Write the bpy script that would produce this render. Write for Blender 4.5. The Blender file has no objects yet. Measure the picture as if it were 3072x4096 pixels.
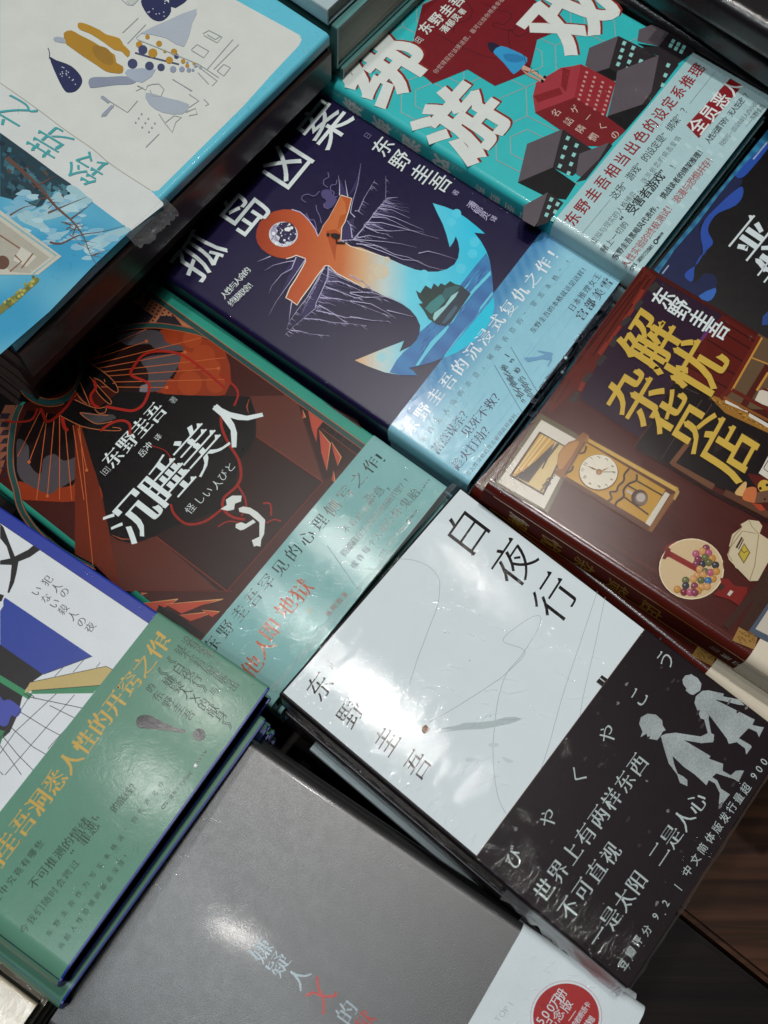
import bpy, bmesh, math, random
from mathutils import Vector, Matrix
from mathutils.geometry import tessellate_polygon

# ------------------------------------------------------------------ camera, world, lamps
SC = bpy.context.scene
COL = SC.collection
F_PX = 4185.736                       # focal length in photo pixels (photo is 3072 x 4096)
EX = Vector((0.998885, 0.0, 0.047216))          # camera axes seen from the table's axes
EY = Vector((-0.015280, 0.946186, 0.323261))
EZ = Vector((-0.044675, -0.323622, 0.945131))
CAM_Z = 0.600
CAM = Vector((0, 0, CAM_Z))

cam_data = bpy.data.cameras.new('camera')
cam = bpy.data.objects.new('camera', cam_data)
COL.objects.link(cam)
cam.matrix_world = Matrix((
    (EX.x, EY.x, EZ.x, CAM.x), (EX.y, EY.y, EZ.y, CAM.y), (EX.z, EY.z, EZ.z, CAM.z), (0, 0, 0, 1)))
cam_data.sensor_fit = 'VERTICAL'
cam_data.sensor_height = 36.0
cam_data.lens = 36.0 * F_PX / 4096.0
cam_data.clip_start = 0.01
cam_data.clip_end = 100.0
cam_data.dof.use_dof = True
cam_data.dof.focus_distance = 0.53
cam_data.dof.aperture_fstop = 14.0
SC.camera = cam

world = bpy.data.worlds.new('World')
SC.world = world
world.use_nodes = True
bg = world.node_tree.nodes['Background']
bg.inputs['Color'].default_value = (0.50, 0.62, 0.66, 1)
bg.inputs['Strength'].default_value = 0.022
SC.view_settings.view_transform = 'Standard'
SC.view_settings.look = 'None'
SC.view_settings.exposure = -0.17
SC.view_settings.gamma = 1.0
SC.view_settings.use_curve_mapping = False

def lamp(name, loc, target, size, watts, colour, shape='DISK', size_y=None, spread=180):
    d = bpy.data.lights.new(name, 'AREA')
    d.shape = shape
    d.size = size
    if size_y: d.size_y = size_y
    d.energy = watts
    d.color = colour
    d.spread = math.radians(spread)
    o = bpy.data.objects.new(name, d)
    COL.objects.link(o)
    o.location = loc
    o.rotation_euler = (Vector(target) - Vector(loc)).to_track_quat('-Z', 'Y').to_euler()
    return o

WARM = (1.0, 0.95, 0.89)
COOL = (0.86, 0.96, 1.0)
# shop downlights overhead in two rows, one diffuse ceiling panel to the left
lamp('ceiling_lamp', (0.185, 0.61, 2.1), (0, 0.1, 0), 0.08, 18, (1.0, 0.975, 0.94))
lamp('ceiling_lamp', (-0.31, 0.56, 2.1), (0, 0.1, 0), 0.07, 5, (1.0, 0.975, 0.94))
lamp('ceiling_lamp', (-0.285, -0.150, 2.1), (0, 0.1, 0), 0.035, 2.2, WARM)
lamp('ceiling_lamp', (-0.235, -0.165, 2.1), (0, 0.1, 0), 0.035, 2.2, WARM)
lamp('ceiling_lamp', (-0.14, 0.86, 2.1), (0, 0.1, 0), 0.09, 5.0, WARM)
lamp('ceiling_lamp', (0.44, 0.95, 2.1), (0, 0.1, 0), 0.07, 3.0, WARM)
lamp('ceiling_panel', (-0.46, -0.24, 2.1), (-0.1, 0.0, 0), 0.70, 13, COOL, 'RECTANGLE', 0.5)

# ------------------------------------------------------------------ small helpers
def hexc(h, k=1.0):
    h = h.lstrip('#')
    out = []
    for i in (0, 2, 4):
        c = int(h[i:i+2], 16) / 255.0
        c = c / 12.92 if c <= 0.04045 else ((c + 0.055) / 1.055) ** 2.4
        out.append(c * k)
    return (out[0], out[1], out[2], 1.0)

def mix(a, b, t):
    t = max(0.0, min(1.0, t))
    return tuple(a[i] + (b[i] - a[i]) * t for i in range(3)) + (1.0,)

def crop(ox, oy, s):
    """coordinates read from an enlarged view of the photograph -> full photograph pixels"""
    def f(txt):
        if isinstance(txt, tuple): return (ox + txt[0] * s, oy + txt[1] * s)
        return [(ox + float(a) * s, oy + float(b) * s) for a, b in (p.split(',') for p in txt.split())]
    f.s = s
    return f

Q = 1100 / 1659
c1, c2, c3 = crop(0, 0, Q), crop(1000, 0, Q), crop(1972, 0, Q)
c4, c5, c6 = crop(0, 1000, Q), crop(1000, 1000, Q), crop(1972, 1000, Q)
d1, d2, d3 = crop(0, 2000, Q), crop(1000, 2000, Q), crop(1972, 2000, Q)
d4, d5, d6 = crop(0, 2996, Q), crop(1000, 2996, Q), crop(1972, 2996, Q)
e1, e2, e3 = crop(950, 650, .36166), crop(1400, 750, .42194), crop(1550, 900, .57263)
e4, e5, e6 = crop(1350, 0, Q), crop(0, 1100, .54249), crop(300, 1500, .72333)
e7, e8 = crop(1900, 1400, .60277), crop(2500, 1100, .45217)
f8 = crop(2472, 500, .36166)

class Frame:
    """the plane of a book's front cover: origin at the cover's top left corner, x to the right, y down, in mm"""
    def __init__(s, O, X, Y, w, l):
        s.O = Vector(O)
        s.X = Vector(X).normalized()
        s.Y = (Vector(Y) - s.X * Vector(Y).dot(s.X)).normalized()
        s.Z = s.Y.cross(s.X).normalized()
        s.w, s.l = w, l
    def moved(s, k):
        return Frame(CAM + (s.O - CAM) * k, s.X, s.Y, s.w * k, s.l * k)
    def loc(s, u, v):
        r = EX * ((u - 1536) / F_PX) + EY * (-(v - 2048) / F_PX) - EZ
        t = (s.O - CAM).dot(s.Z) / r.dot(s.Z)
        p = CAM + r * t - s.O
        return (p.dot(s.X) * 1000, p.dot(s.Y) * 1000)
    def matrix(s, dz=0.0):
        o = s.O + s.Z * dz
        m = Matrix((s.X, -s.Y, s.Z)).transposed().to_4x4()
        m.translation = o
        return m

def level_frame(z, u, v, u2, v2, w, l, along='y', flip=1):
    """a level cover at height z, its corner at pixel (u,v), its edge running to pixel (u2,v2)"""
    def hit(a, b):
        r = EX * ((a - 1536) / F_PX) + EY * (-(b - 2048) / F_PX) - EZ
        return CAM + r * ((z - CAM_Z) / r.z)
    p, q = hit(u, v), hit(u2, v2)
    d = (q - p).normalized()
    up = Vector((0, 0, 1))
    if along == 'y':
        Y = d; X = up.cross(-d) * -1
        X = Y.cross(up) * -1
        X = Vector((-Y.y, Y.x, 0))
    else:
        X = d; Y = Vector((X.y, -X.x, 0))
    return Frame(p, X, Y, w, l)

# ------------------------------------------------------------------ lettering
_glyphs = {}
STYLES = {
    'sans':  dict(dx=0.0, dy=0.0, uro=False),
    'bold':  dict(dx=0.018, dy=0.012, uro=False),
    'heavy': dict(dx=0.042, dy=0.030, uro=False),
    'light': dict(dx=-0.014, dy=-0.014, uro=False),
    'song':  dict(dx=0.012, dy=-0.020, uro=True),
    'songb': dict(dx=0.026, dy=-0.016, uro=True),
    'songl': dict(dx=-0.004, dy=-0.022, uro=True),
    'kai':   dict(dx=0.004, dy=-0.012, uro=True, rise=0.09),
    'brush': dict(dx=0.030, dy=0.000, uro=True, rise=0.06),
    'fine':  dict(dx=0.006, dy=-0.012, uro=False),
    'fine_light': dict(dx=-0.006, dy=-0.016, uro=False),
    'fine_bold': dict(dx=0.016, dy=-0.006, uro=False),
    'hand':  dict(dx=0.006, dy=0.006, uro=False, rise=0.02),
}
_em = None

def _raw(ch):
    cu = bpy.data.curves.new('glyph_curve', 'FONT')
    cu.body = ch
    cu.size = 1.0
    cu.resolution_u = 3
    o = bpy.data.objects.new('glyph_curve', cu)
    COL.objects.link(o)
    bpy.context.view_layer.update()
    dg = bpy.context.evaluated_depsgraph_get()
    me = o.evaluated_get(dg).to_mesh()
    vs = [(v.co.x, v.co.y) for v in me.vertices]
    fs = [tuple(p.vertices) for p in me.polygons]
    o.evaluated_get(dg).to_mesh_clear()
    bpy.data.objects.remove(o)
    bpy.data.curves.remove(cu)
    return vs, fs

def glyph(ch, style):
    """outline of one character as (points, faces), centred on its em square of side 1, y up"""
    global _em
    if _em is None:
        vs, fs = _raw('国')
        xs = [v[0] for v in vs]; ys = [v[1] for v in vs]
        _em = ((max(xs) - min(xs)) / 0.86, (max(xs) + min(xs)) / 2, (max(ys) + min(ys)) / 2)
    key = (ch, style)
    if key in _glyphs: return _glyphs[key]
    st = STYLES[style]
    vs, fs = _raw(ch)
    em, cx, cy = _em
    if vs and ord(ch) < 0x2000:
        xs = [v[0] for v in vs]
        cx = (max(xs) + min(xs)) / 2
        if ch.isalnum() or ch in '!?|/':
            ys = [v[1] for v in vs]
            cy = (max(ys) + min(ys)) / 2
    # merge doubles, orient faces counter-clockwise
    idx, pts, rem = {}, [], []
    for v in vs:
        k = (round(v[0], 5), round(v[1], 5))
        if k not in idx:
            idx[k] = len(pts); pts.append(((v[0] - cx) / em, (v[1] - cy) / em))
        rem.append(idx[k])
    faces = []
    for f in fs:
        g = []
        for i in f:
            if not g or g[-1] != rem[i]: g.append(rem[i])
        if len(g) > 1 and g[0] == g[-1]: g.pop()
        if len(set(g)) < 3: continue
        a = sum(pts[g[i]][0] * pts[g[(i+1) % len(g)]][1] - pts[g[(i+1) % len(g)]][0] * pts[g[i]][1] for i in range(len(g)))
        if abs(a) < 1e-9: continue
        faces.append(g if a > 0 else g[::-1])
    seen = set()
    for g in faces:
        for i in range(len(g)): seen.add((g[i], g[(i+1) % len(g)]))
    nxt, prv = {}, {}
    for a, b in seen:
        if (b, a) not in seen: nxt[a] = b; prv[b] = a
    def nrm(a, b):
        dx, dy = pts[b][0] - pts[a][0], pts[b][1] - pts[a][1]
        l = math.hypot(dx, dy) or 1e-9
        return (dy / l, -dx / l), l
    extra = []
    if st['uro']:
        for a, b in list(nxt.items()):
            (nx, ny), l = nrm(a, b)
            if nx > 0.93 and 0.045 < l < 0.11:
                x = max(pts[a][0], pts[b][0]); y0 = min(pts[a][1], pts[b][1]); y1 = max(pts[a][1], pts[b][1])
                extra.append([(x - 0.115, y1 - 0.022), (x + 0.012, y0 + 0.01), (x - 0.012, y1 + 0.012), (x - 0.045, y1 + 0.052)])
    new = []
    for i, p in enumerate(pts):
        if i in nxt and i in prv:
            n1, _ = nrm(prv[i], i); n2, _ = nrm(i, nxt[i])
            o1 = st['dx'] * n1[0] ** 2 + st['dy'] * n1[1] ** 2
            o2 = st['dx'] * n2[0] ** 2 + st['dy'] * n2[1] ** 2
            det = n1[0] * n2[1] - n1[1] * n2[0]
            if abs(det) > 0.25:
                vx = (o1 * n2[1] - o2 * n1[1]) / det; vy = (n1[0] * o2 - n2[0] * o1) / det
            else:
                mx, my = n1[0] + n2[0], n1[1] + n2[1]; ml = math.hypot(mx, my) or 1
                vx, vy = mx / ml * (o1 + o2) / 2, my / ml * (o1 + o2) / 2
            m = math.hypot(vx, vy); lim = 0.06
            if m > lim: vx *= lim / m; vy *= lim / m
            new.append((p[0] + vx, p[1] + vy))
        else: new.append(p)
    for q in extra:
        k = len(new); new += q; faces.append([k, k+1, k+2, k+3])
    r = st.get('rise', 0)
    if r: new = [(x, y + r * x) for x, y in new]
    _glyphs[key] = (new, faces)
    return _glyphs[key]

# ------------------------------------------------------------------ printing on a surface
class Print:
    """flat coloured shapes lying on one face of a book part, collected for that part's own mesh"""
    def __init__(s, frame, z0=0.02, loc=None):
        s.f = frame; s.z = z0; s.v = []; s.fc = []; s.col = []; s.mi = []
        s.loc = loc or frame.loc
    def _step(s): s.z += 0.0012; return s.z
    def _mm(s, pts, mm): return list(pts) if mm else [s.loc(u, v) for u, v in pts]
    def tri(s, pts3, cols, mi=0):
        k = len(s.v); s.v += pts3; s.col += cols; s.fc.append(tuple(range(k, k + len(pts3)))); s.mi.append(mi)
    def poly(s, pts, col, mm=False, smooth=0, mi=0, sub=None, holes=()):
        z = s._step()
        p = s._mm(pts, mm)
        if smooth: p = spline(p, smooth)
        loops = [[Vector((x, -y, 0)) for x, y in p]]
        for h in holes:
            hp = s._mm(h, mm)
            loops.append([Vector((x, -y, 0)) for x, y in (spline(hp, smooth) if smooth else hp)])
        flat = [q for l in loops for q in l]
        tris = [tuple(flat[i] for i in t) for t in tessellate_polygon(loops)]
        fn = col if callable(col) else None
        for t in tris:
            if (t[1] - t[0]).cross(t[2] - t[0]).z < 0: t = (t[0], t[2], t[1])
            stack = [t]
            while stack:
                a, b, c = stack.pop()
                if sub and fn:
                    e = [(a - b).length, (b - c).length, (c - a).length]
                    m = max(e)
                    if m > sub:
                        if m == e[0]: h = (a + b) / 2; stack += [(a, h, c), (h, b, c)]
                        elif m == e[1]: h = (b + c) / 2; stack += [(a, b, h), (a, h, c)]
                        else: h = (c + a) / 2; stack += [(a, b, h), (h, b, c)]
                        continue
                s.tri([(q.x, q.y, z) for q in (a, b, c)], [fn(q.x, -q.y) if fn else col] * 3 if not fn else [fn(q.x, -q.y) for q in (a, b, c)], mi)
    def line(s, pts, col, wd=0.4, mm=False, smooth=0, taper=False, mi=0):
        """ribbon of width wd mm"""
        z = s._step()
        p = s._mm(pts, mm)
        if smooth: p = spline(p, smooth, closed=False)
        n = len(p)
        L, R = [], []
        for i in range(n):
            a = p[max(0, i - 1)]; b = p[min(n - 1, i + 1)]
            dx, dy = b[0] - a[0], b[1] - a[1]; l = math.hypot(dx, dy) or 1
            t = i / max(1, n - 1)
            h = wd / 2
            if taper == 'end': h *= max(0.12, 1 - t)
            elif taper: h *= max(0.15, math.sin(math.pi * (0.06 + 0.88 * t)))
            L.append((p[i][0] - dy / l * h, p[i][1] + dx / l * h)); R.append((p[i][0] + dy / l * h, p[i][1] - dx / l * h))
        for i in range(n - 1):
            q = [L[i], L[i+1], R[i+1], R[i]]
            s.tri([(x, -y, z) for x, y in q], [col] * 4, mi)
    def disc(s, c, r, col, mm=False, ry=None, n=20, px=True, mi=0, ang=0):
        """disc whose centre and radius are given in photo pixels (or mm)"""
        ry = ry or r
        pts = []
        for i in range(n):
            t = 2 * math.pi * i / n
            x, y = r * math.cos(t), ry * math.sin(t)
            pts.append((c[0] + x * math.cos(ang) - y * math.sin(ang), c[1] + x * math.sin(ang) + y * math.cos(ang)))
        s.poly(pts, col, mm=mm, mi=mi)
    def chars(s, text, centres, em, col, style='sans', mm=False, rot=0.0, mi=0, sx=1.0):
        z = s._step()
        style0 = style
        for ch, c in zip(text, centres):
            if ch == ' ': continue
            if mm: x, y = c; k = em
            else:
                x, y = s.loc(*c); x2, y2 = s.loc(c[0] + 1, c[1]); x3, y3 = s.loc(c[0], c[1] + 1)
                k = em * (math.hypot(x2 - x, y2 - y) + math.hypot(x3 - x, y3 - y)) / 2
            if k < 6.0 and style0 in ('song', 'songb', 'songl', 'kai'):
                style = {'songl': 'fine_light', 'songb': 'fine_bold'}.get(style0, 'fine')
            pts, fs = glyph(ch, style)
            cr, sr = math.cos(rot), math.sin(rot)
            out = []
            for gx, gy in pts:
                gx *= sx
                out.append((x + k * (gx * cr - gy * sr), -y + k * (gx * sr + gy * cr)))
            for q, f in enumerate(fs):      # strokes that cross must not lie in one plane
                b = len(s.v); zz = z + (q % 16) * 0.0005
                for i in f:
                    s.v.append((out[i][0], out[i][1], zz)); s.col.append(col)
                s.fc.append(tuple(range(b, b + len(f)))); s.mi.append(mi)
        s.z += 0.009
    def text(s, t, a, b, em, col, style='sans', **kw):
        """characters set evenly from the centre of the first (a) to the centre of the last (b)"""
        if kw.get('mm'): A, B = a, b
        else: A, B = s.loc(*a), s.loc(*b)
        n = len(t)
        cs = [(A[0] + (B[0] - A[0]) * i / max(1, n - 1), A[1] + (B[1] - A[1]) * i / max(1, n - 1)) for i in range(n)]
        if not kw.get('mm'):
            x, y = A; x2, y2 = s.loc(a[0] + 1, a[1]); x3, y3 = s.loc(a[0], a[1] + 1)
            em = em * (math.hypot(x2 - x, y2 - y) + math.hypot(x3 - x, y3 - y)) / 2
        kw['mm'] = True
        s.chars(t, cs, em, col, style, **kw)

def spline(p, n=4, closed=True):
    out = []
    m = len(p)
    rng = range(m) if closed else range(m - 1)
    for i in rng:
        if closed: a, b, c, d = p[i-1], p[i], p[(i+1) % m], p[(i+2) % m]
        else: a, b, c, d = p[max(0, i-1)], p[i], p[i+1], p[min(m-1, i+2)]
        for k in range(n):
            t = k / n
            out.append(tuple(0.5 * (2*b[j] + (c[j]-a[j])*t + (2*a[j]-5*b[j]+4*c[j]-d[j])*t*t + (3*b[j]-a[j]-3*c[j]+d[j])*t**3) for j in (0, 1)))
    if not closed: out.append(tuple(p[-1]))
    return out

# ------------------------------------------------------------------ materials
def ink_material(name, rough=0.5, coat=0.0, coat_rough=0.08, grain=0.0, grain_mm=0.5, wrinkle=0.0, wrinkle_mm=9.0,
                 spec=0.28, mottle=0.05, glitter=0.0, stretch=(1, 1, 1), metal=0.0, grain_d=0.00005):
    """printed paper: the colour comes from the print itself; grain and film creases only bend the reflection"""
    m = bpy.data.materials.new(name)
    m.use_nodes = True
    nt = m.node_tree
    N, L = nt.nodes, nt.links
    p = N['Principled BSDF']
    at = N.new('ShaderNodeAttribute'); at.attribute_name = 'ink'
    tc = N.new('ShaderNodeTexCoord')
    def noise(mm, detail=3.0, rough_=0.55, vec=None, dist=0.0):
        n = N.new('ShaderNodeTexNoise')
        n.inputs['Scale'].default_value = 1000.0 / mm
        n.inputs['Detail'].default_value = detail
        n.inputs['Roughness'].default_value = rough_
        n.inputs['Distortion'].default_value = dist
        L.new(vec or tc.outputs['Object'], n.inputs['Vector'])
        return n
    # slight unevenness of the print
    n1 = noise(14.0, 4.0); n2 = noise(0.7, 2.0)
    mr = N.new('ShaderNodeMath'); mr.operation = 'ADD'
    L.new(n1.outputs['Fac'], mr.inputs[0]); L.new(n2.outputs['Fac'], mr.inputs[1])
    ma = N.new('ShaderNodeMapRange')
    ma.inputs['From Min'].default_value = 0.6; ma.inputs['From Max'].default_value = 1.4
    ma.inputs['To Min'].default_value = 1 - mottle * 1.6; ma.inputs['To Max'].default_value = 1 + mottle
    L.new(mr.outputs[0], ma.inputs['Value'])
    vm = N.new('ShaderNodeVectorMath'); vm.operation = 'SCALE'
    L.new(at.outputs['Color'], vm.inputs[0]); L.new(ma.outputs[0], vm.inputs['Scale'])
    L.new(vm.outputs[0], p.inputs['Base Color'])
    p.inputs['Specular IOR Level'].default_value = spec
    p.inputs['Metallic'].default_value = metal
    rr = N.new('ShaderNodeMapRange')
    rr.inputs['To Min'].default_value = max(0.02, rough - 0.06); rr.inputs['To Max'].default_value = rough + 0.06
    n3 = noise(5.0, 4.0)
    L.new(n3.outputs['Fac'], rr.inputs['Value']); L.new(rr.outputs[0], p.inputs['Roughness'])
    last = None
    if grain:
        g = noise(grain_mm, 2.5, 0.6)
        b = N.new('ShaderNodeBump')
        b.inputs['Strength'].default_value = grain
        b.inputs['Distance'].default_value = grain_mm * grain_d
        L.new(g.outputs['Fac'], b.inputs['Height'])
        L.new(b.outputs['Normal'], p.inputs['Normal'])
        last = b
    if coat:
        p.inputs['Coat Weight'].default_value = coat
        p.inputs['Coat Roughness'].default_value = coat_rough
        p.inputs['Coat IOR'].default_value = 1.5
        if wrinkle:
            mp = N.new('ShaderNodeMapping')
            mp.inputs['Scale'].default_value = stretch
            mp.inputs['Rotation'].default_value = (0, 0, 0.35)
            L.new(tc.outputs['Object'], mp.inputs['Vector'])
            w = noise(wrinkle_mm, 5.0, 0.62, mp.outputs['Vector'], 1.4)
            ab = N.new('ShaderNodeMath'); ab.operation = 'SUBTRACT'; ab.inputs[1].default_value = 0.5
            L.new(w.outputs['Fac'], ab.inputs[0])
            a2 = N.new('ShaderNodeMath'); a2.operation = 'ABSOLUTE'
            L.new(ab.outputs[0], a2.inputs[0])
            b2 = N.new('ShaderNodeBump'); b2.invert = True
            b2.inputs['Strength'].default_value = wrinkle
            b2.inputs['Distance'].default_value = wrinkle_mm * 0.00007
            L.new(a2.outputs[0], b2.inputs['Height'])
            L.new(b2.outputs['Normal'], p.inputs['Coat Normal'])
        elif last:
            L.new(last.outputs['Normal'], p.inputs['Coat Normal'])
    return m

def plain_material(name, colour, rough=0.6, **kw):
    m = ink_material(name, rough=rough, **kw)
    nt = m.node_tree
    at = next(n for n in nt.nodes if n.type == 'ATTRIBUTE')
    rgb = nt.nodes.new('ShaderNodeRGB'); rgb.outputs[0].default_value = colour
    for l in list(at.outputs['Color'].links):
        to = l.to_socket; nt.links.remove(l); nt.links.new(rgb.outputs[0], to)
    nt.nodes.remove(at)
    return m

def page_material():
    """cut edges of the leaves"""
    m = bpy.data.materials.new('page_edges'); m.use_nodes = True
    nt = m.node_tree; N, L = nt.nodes, nt.links
    p = N['Principled BSDF']; p.inputs['Roughness'].default_value = 0.85
    tc = N.new('ShaderNodeTexCoord'); mp = N.new('ShaderNodeMapping')
    mp.inputs['Scale'].default_value = (6, 6, 5200)
    L.new(tc.outputs['Object'], mp.inputs['Vector'])
    n = N.new('ShaderNodeTexNoise'); n.inputs['Scale'].default_value = 1.0; n.inputs['Detail'].default_value = 3
    L.new(mp.outputs[0], n.inputs['Vector'])
    r = N.new('ShaderNodeValToRGB')
    r.color_ramp.elements[0].position = 0.3; r.color_ramp.elements[0].color = (0.20, 0.18, 0.15, 1)
    r.color_ramp.elements[1].position = 0.7; r.color_ramp.elements[1].color = (0.55, 0.52, 0.45, 1)
    L.new(n.outputs['Fac'], r.inputs[0]); L.new(r.outputs[0], p.inputs['Base Color'])
    return m

def film_material(name='clear_film', haze=0.0, rough=0.06, bump=0.5, mm=2.2, tint=(0.9, 0.93, 0.95), gloss=1.2):
    """thin clear shrink film: mostly see-through, with a sharp gloss"""
    m = bpy.data.materials.new(name); m.use_nodes = True
    nt = m.node_tree; N, L = nt.nodes, nt.links
    for n in list(N):
        if n.type != 'OUTPUT_MATERIAL': N.remove(n)
    out = next(n for n in N if n.type == 'OUTPUT_MATERIAL')
    tr = N.new('ShaderNodeBsdfTransparent'); tr.inputs[0].default_value = (0.97, 0.97, 0.97, 1)
    gl = N.new('ShaderNodeBsdfGlossy'); gl.inputs['Roughness'].default_value = rough
    df = N.new('ShaderNodeBsdfDiffuse'); df.inputs[0].default_value = tint + (1,)
    fr = N.new('ShaderNodeFresnel'); fr.inputs[0].default_value = 1.5
    k = N.new('ShaderNodeMath'); k.operation = 'MULTIPLY_ADD'; k.inputs[1].default_value = gloss; k.inputs[2].default_value = 0.0
    L.new(fr.outputs[0], k.inputs[0])
    tc = N.new('ShaderNodeTexCoord'); n = N.new('ShaderNodeTexNoise')
    n.inputs['Scale'].default_value = 1000 / mm; n.inputs['Detail'].default_value = 4; n.inputs['Distortion'].default_value = 1.2
    L.new(tc.outputs['Object'], n.inputs['Vector'])
    b = N.new('ShaderNodeBump'); b.inputs['Strength'].default_value = bump; b.inputs['Distance'].default_value = 0.0006
    L.new(n.outputs['Fac'], b.inputs['Height'])
    for q in (gl, fr, df): L.new(b.outputs[0], q.inputs['Normal'])
    m1 = N.new('ShaderNodeMixShader'); m1.inputs[0].default_value = haze
    L.new(tr.outputs[0], m1.inputs[1]); L.new(df.outputs[0], m1.inputs[2])
    m2 = N.new('ShaderNodeMixShader')
    L.new(k.outputs[0], m2.inputs[0]); L.new(m1.outputs[0], m2.inputs[1]); L.new(gl.outputs[0], m2.inputs[2])
    L.new(m2.outputs[0], out.inputs['Surface'])
    return m

PAGES = page_material()
FILM = film_material()
FILM_HAZY = film_material('hazy_film', haze=0.13, rough=0.30, bump=0.7, mm=3.5, tint=(0.5, 0.5, 0.5), gloss=0.45)

# ------------------------------------------------------------------ building objects
def mesh_obj(name, verts_mm, faces, mats, parent=None, cols=None, mis=None, smooth_angle=None):
    me = bpy.data.meshes.new(name)
    me.from_pydata([(x / 1000, y / 1000, z / 1000) for x, y, z in verts_mm], [], faces)
    for m in (mats if isinstance(mats, (list, tuple)) else [mats]): me.materials.append(m)
    if cols is not None:
        a = me.color_attributes.new('ink', 'FLOAT_COLOR', 'POINT')
        a.data.foreach_set('color', [c for col in cols for c in col])
    if mis is not None: me.polygons.foreach_set('material_index', mis)
    if smooth_angle is not None:
        me.polygons.foreach_set('use_smooth', [True] * len(me.polygons))
        me.set_sharp_from_angle(angle=math.radians(smooth_angle))
    me.update()
    o = bpy.data.objects.new(name, me)
    COL.objects.link(o)
    if parent: o.parent = parent
    return o

def tag(o, label=None, cat=None, group=None, kind=None):
    if label: o['label'] = label
    if cat: o['category'] = cat
    if group: o['group'] = group
    if kind: o['kind'] = kind
    return o

def arc(cx, cz, r, a0, a1, n):
    return [(cx + r * math.cos(math.radians(a0 + (a1 - a0) * i / n)), cz + r * math.sin(math.radians(a0 + (a1 - a0) * i / n))) for i in range(n + 1)]

def wrap_profile(w, t, r=3.0, e=1.2, board=2.6, spine='L', off=0.0):
    """cross-section (x, z) of a cover folded round the leaves: spine on the left, open on the right"""
    o = off
    pts = []
    pts += arc(w - e, -e, e + o, -90, 90, 6) if False else []
    # outer, counter-clockwise from the open edge's underside
    pts = [(w - 1.0, -board)]
    pts += [(w - e * 0.4 + o, -board + 0.3)]
    pts += arc(w - e, -e, e + o, 0, 90, 6)
    pts += arc(r, -r, r + o, 90, 180, 10)
    pts += arc(r, -t + r, r + o, 180, 270, 8)
    pts += arc(w - e, -t + e, e + o, 270, 360, 5)
    pts += [(w - 1.0, -t + board)]
    # inner
    pts += [(board, -t + board), (board, -board)]
    if spine == 'R': pts = [(w - x, z) for x, z in pts][::-1]
    return pts

def sweep(profile, y0, y1, col, n_len=1):
    """extrude an (x, z) profile along the cover's length, closing the ends"""
    v, f, c = [], [], []
    n = len(profile)
    for k in range(n_len + 1):
        y = y0 + (y1 - y0) * k / n_len
        for x, z in profile: v.append((x, -y, z)); c.append(col)
    for k in range(n_len):
        for i in range(n):
            j = (i + 1) % n
            f.append((k * n + i, (k + 1) * n + i, (k + 1) * n + j, k * n + j)[::-1])
    cap = [Vector((x, z, 0)) for x, z in profile]
    for t in tessellate_polygon([cap]):
        a, b, d = (cap[i] for i in t)
        if (b - a).cross(d - a).z < 0: t = (t[0], t[2], t[1])
        f.append(tuple(t))
        f.append(tuple(n * n_len + i for i in t[::-1]))
    return v, f, c

def part_with_print(name, body, prints, mats, parent, smooth=40, spine_slot=None, rim=3.0):
    v, f, c = (list(x) for x in body)
    mi = [0] * len(f)
    if spine_slot:
        mi = [spine_slot if all(v[i][0] < .4 for i in q) or all(v[i][2] < -rim * .6 and v[i][0] < 3 for i in q) else 0 for q in f]
    for p in prints:
        k = len(v)
        v += p.v; c += p.col; f += [tuple(k + i for i in q) for q in p.fc]; mi += p.mi
    return mesh_obj(name, v, f, mats, parent, cols=c, mis=mi, smooth_angle=smooth)

def book(frame, t, cover_col, mat, prints=(), band=None, spine='L', r=3.0, board=2.6, inset=3.0, e=1.2, name='book', page_mat=None, spine_mat=None):
    """a closed book lying face up: Empty at its base > cover, page_block, belly_band"""
    root = bpy.data.objects.new(name, None)
    root.empty_display_size = 0.02
    COL.objects.link(root)
    root.matrix_basis = frame.matrix(-t / 1000)
    up = Matrix.Translation((0, 0, t / 1000))
    w, l = frame.w, frame.l
    prof = wrap_profile(w, t, r, e, board, spine)
    cov = part_with_print('cover', sweep(prof, 0, l, cover_col), prints, [mat, spine_mat] if spine_mat else mat, root, spine_slot=1 if spine_mat else None, rim=r)
    cov.matrix_basis = up
    x0, x1 = (board + 0.1, w - inset) if spine == 'L' else (inset, w - board - 0.1)
    y0, y1 = inset, l - inset
    zt, zb = -board - 0.1, -t + board + 0.1
    bv = [(x0, -y0, zb), (x1, -y0, zb), (x1, -y1, zb), (x0, -y1, zb), (x0, -y0, zt), (x1, -y0, zt), (x1, -y1, zt), (x0, -y1, zt)]
    bf = [(0, 1, 2, 3), (7, 6, 5, 4), (0, 4, 5, 1), (1, 5, 6, 2), (2, 6, 7, 3), (3, 7, 4, 0)]
    pb = mesh_obj('page_block', bv, bf, page_mat or PAGES, root)
    pb.matrix_basis = up
    if band:
        off = 0.45
        bp = wrap_profile(w, t, r, e, board, spine, off)
        bd = part_with_print('belly_band', sweep(bp, band['y0'], band['y1'], band['col']), band.get('prints', ()), band['mat'], root)
        bd.matrix_basis = up
    return root

def copy_book(root, frame, dz_mm, dx=0, dy=0, rot=0, label=None, group=None):
    """a further copy of a book lower in its pile, with copies of its parts and their sub-parts"""
    r = root.copy(); COL.objects.link(r)
    m = root.matrix_basis.copy()
    loc = Matrix.Translation((dx / 1000, -dy / 1000, dz_mm / 1000)) @ Matrix.Rotation(math.radians(rot), 4, 'Z')
    r.matrix_basis = m @ loc
    if label: r['label'] = label
    if group: r['group'] = group
    for ch in list(root.children):
        if ch.name.startswith(('shrink_wrap', 'film_crease')): continue
        c = ch.copy(); COL.objects.link(c); c.parent = r
        c.matrix_basis = ch.matrix_basis
    return r
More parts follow.
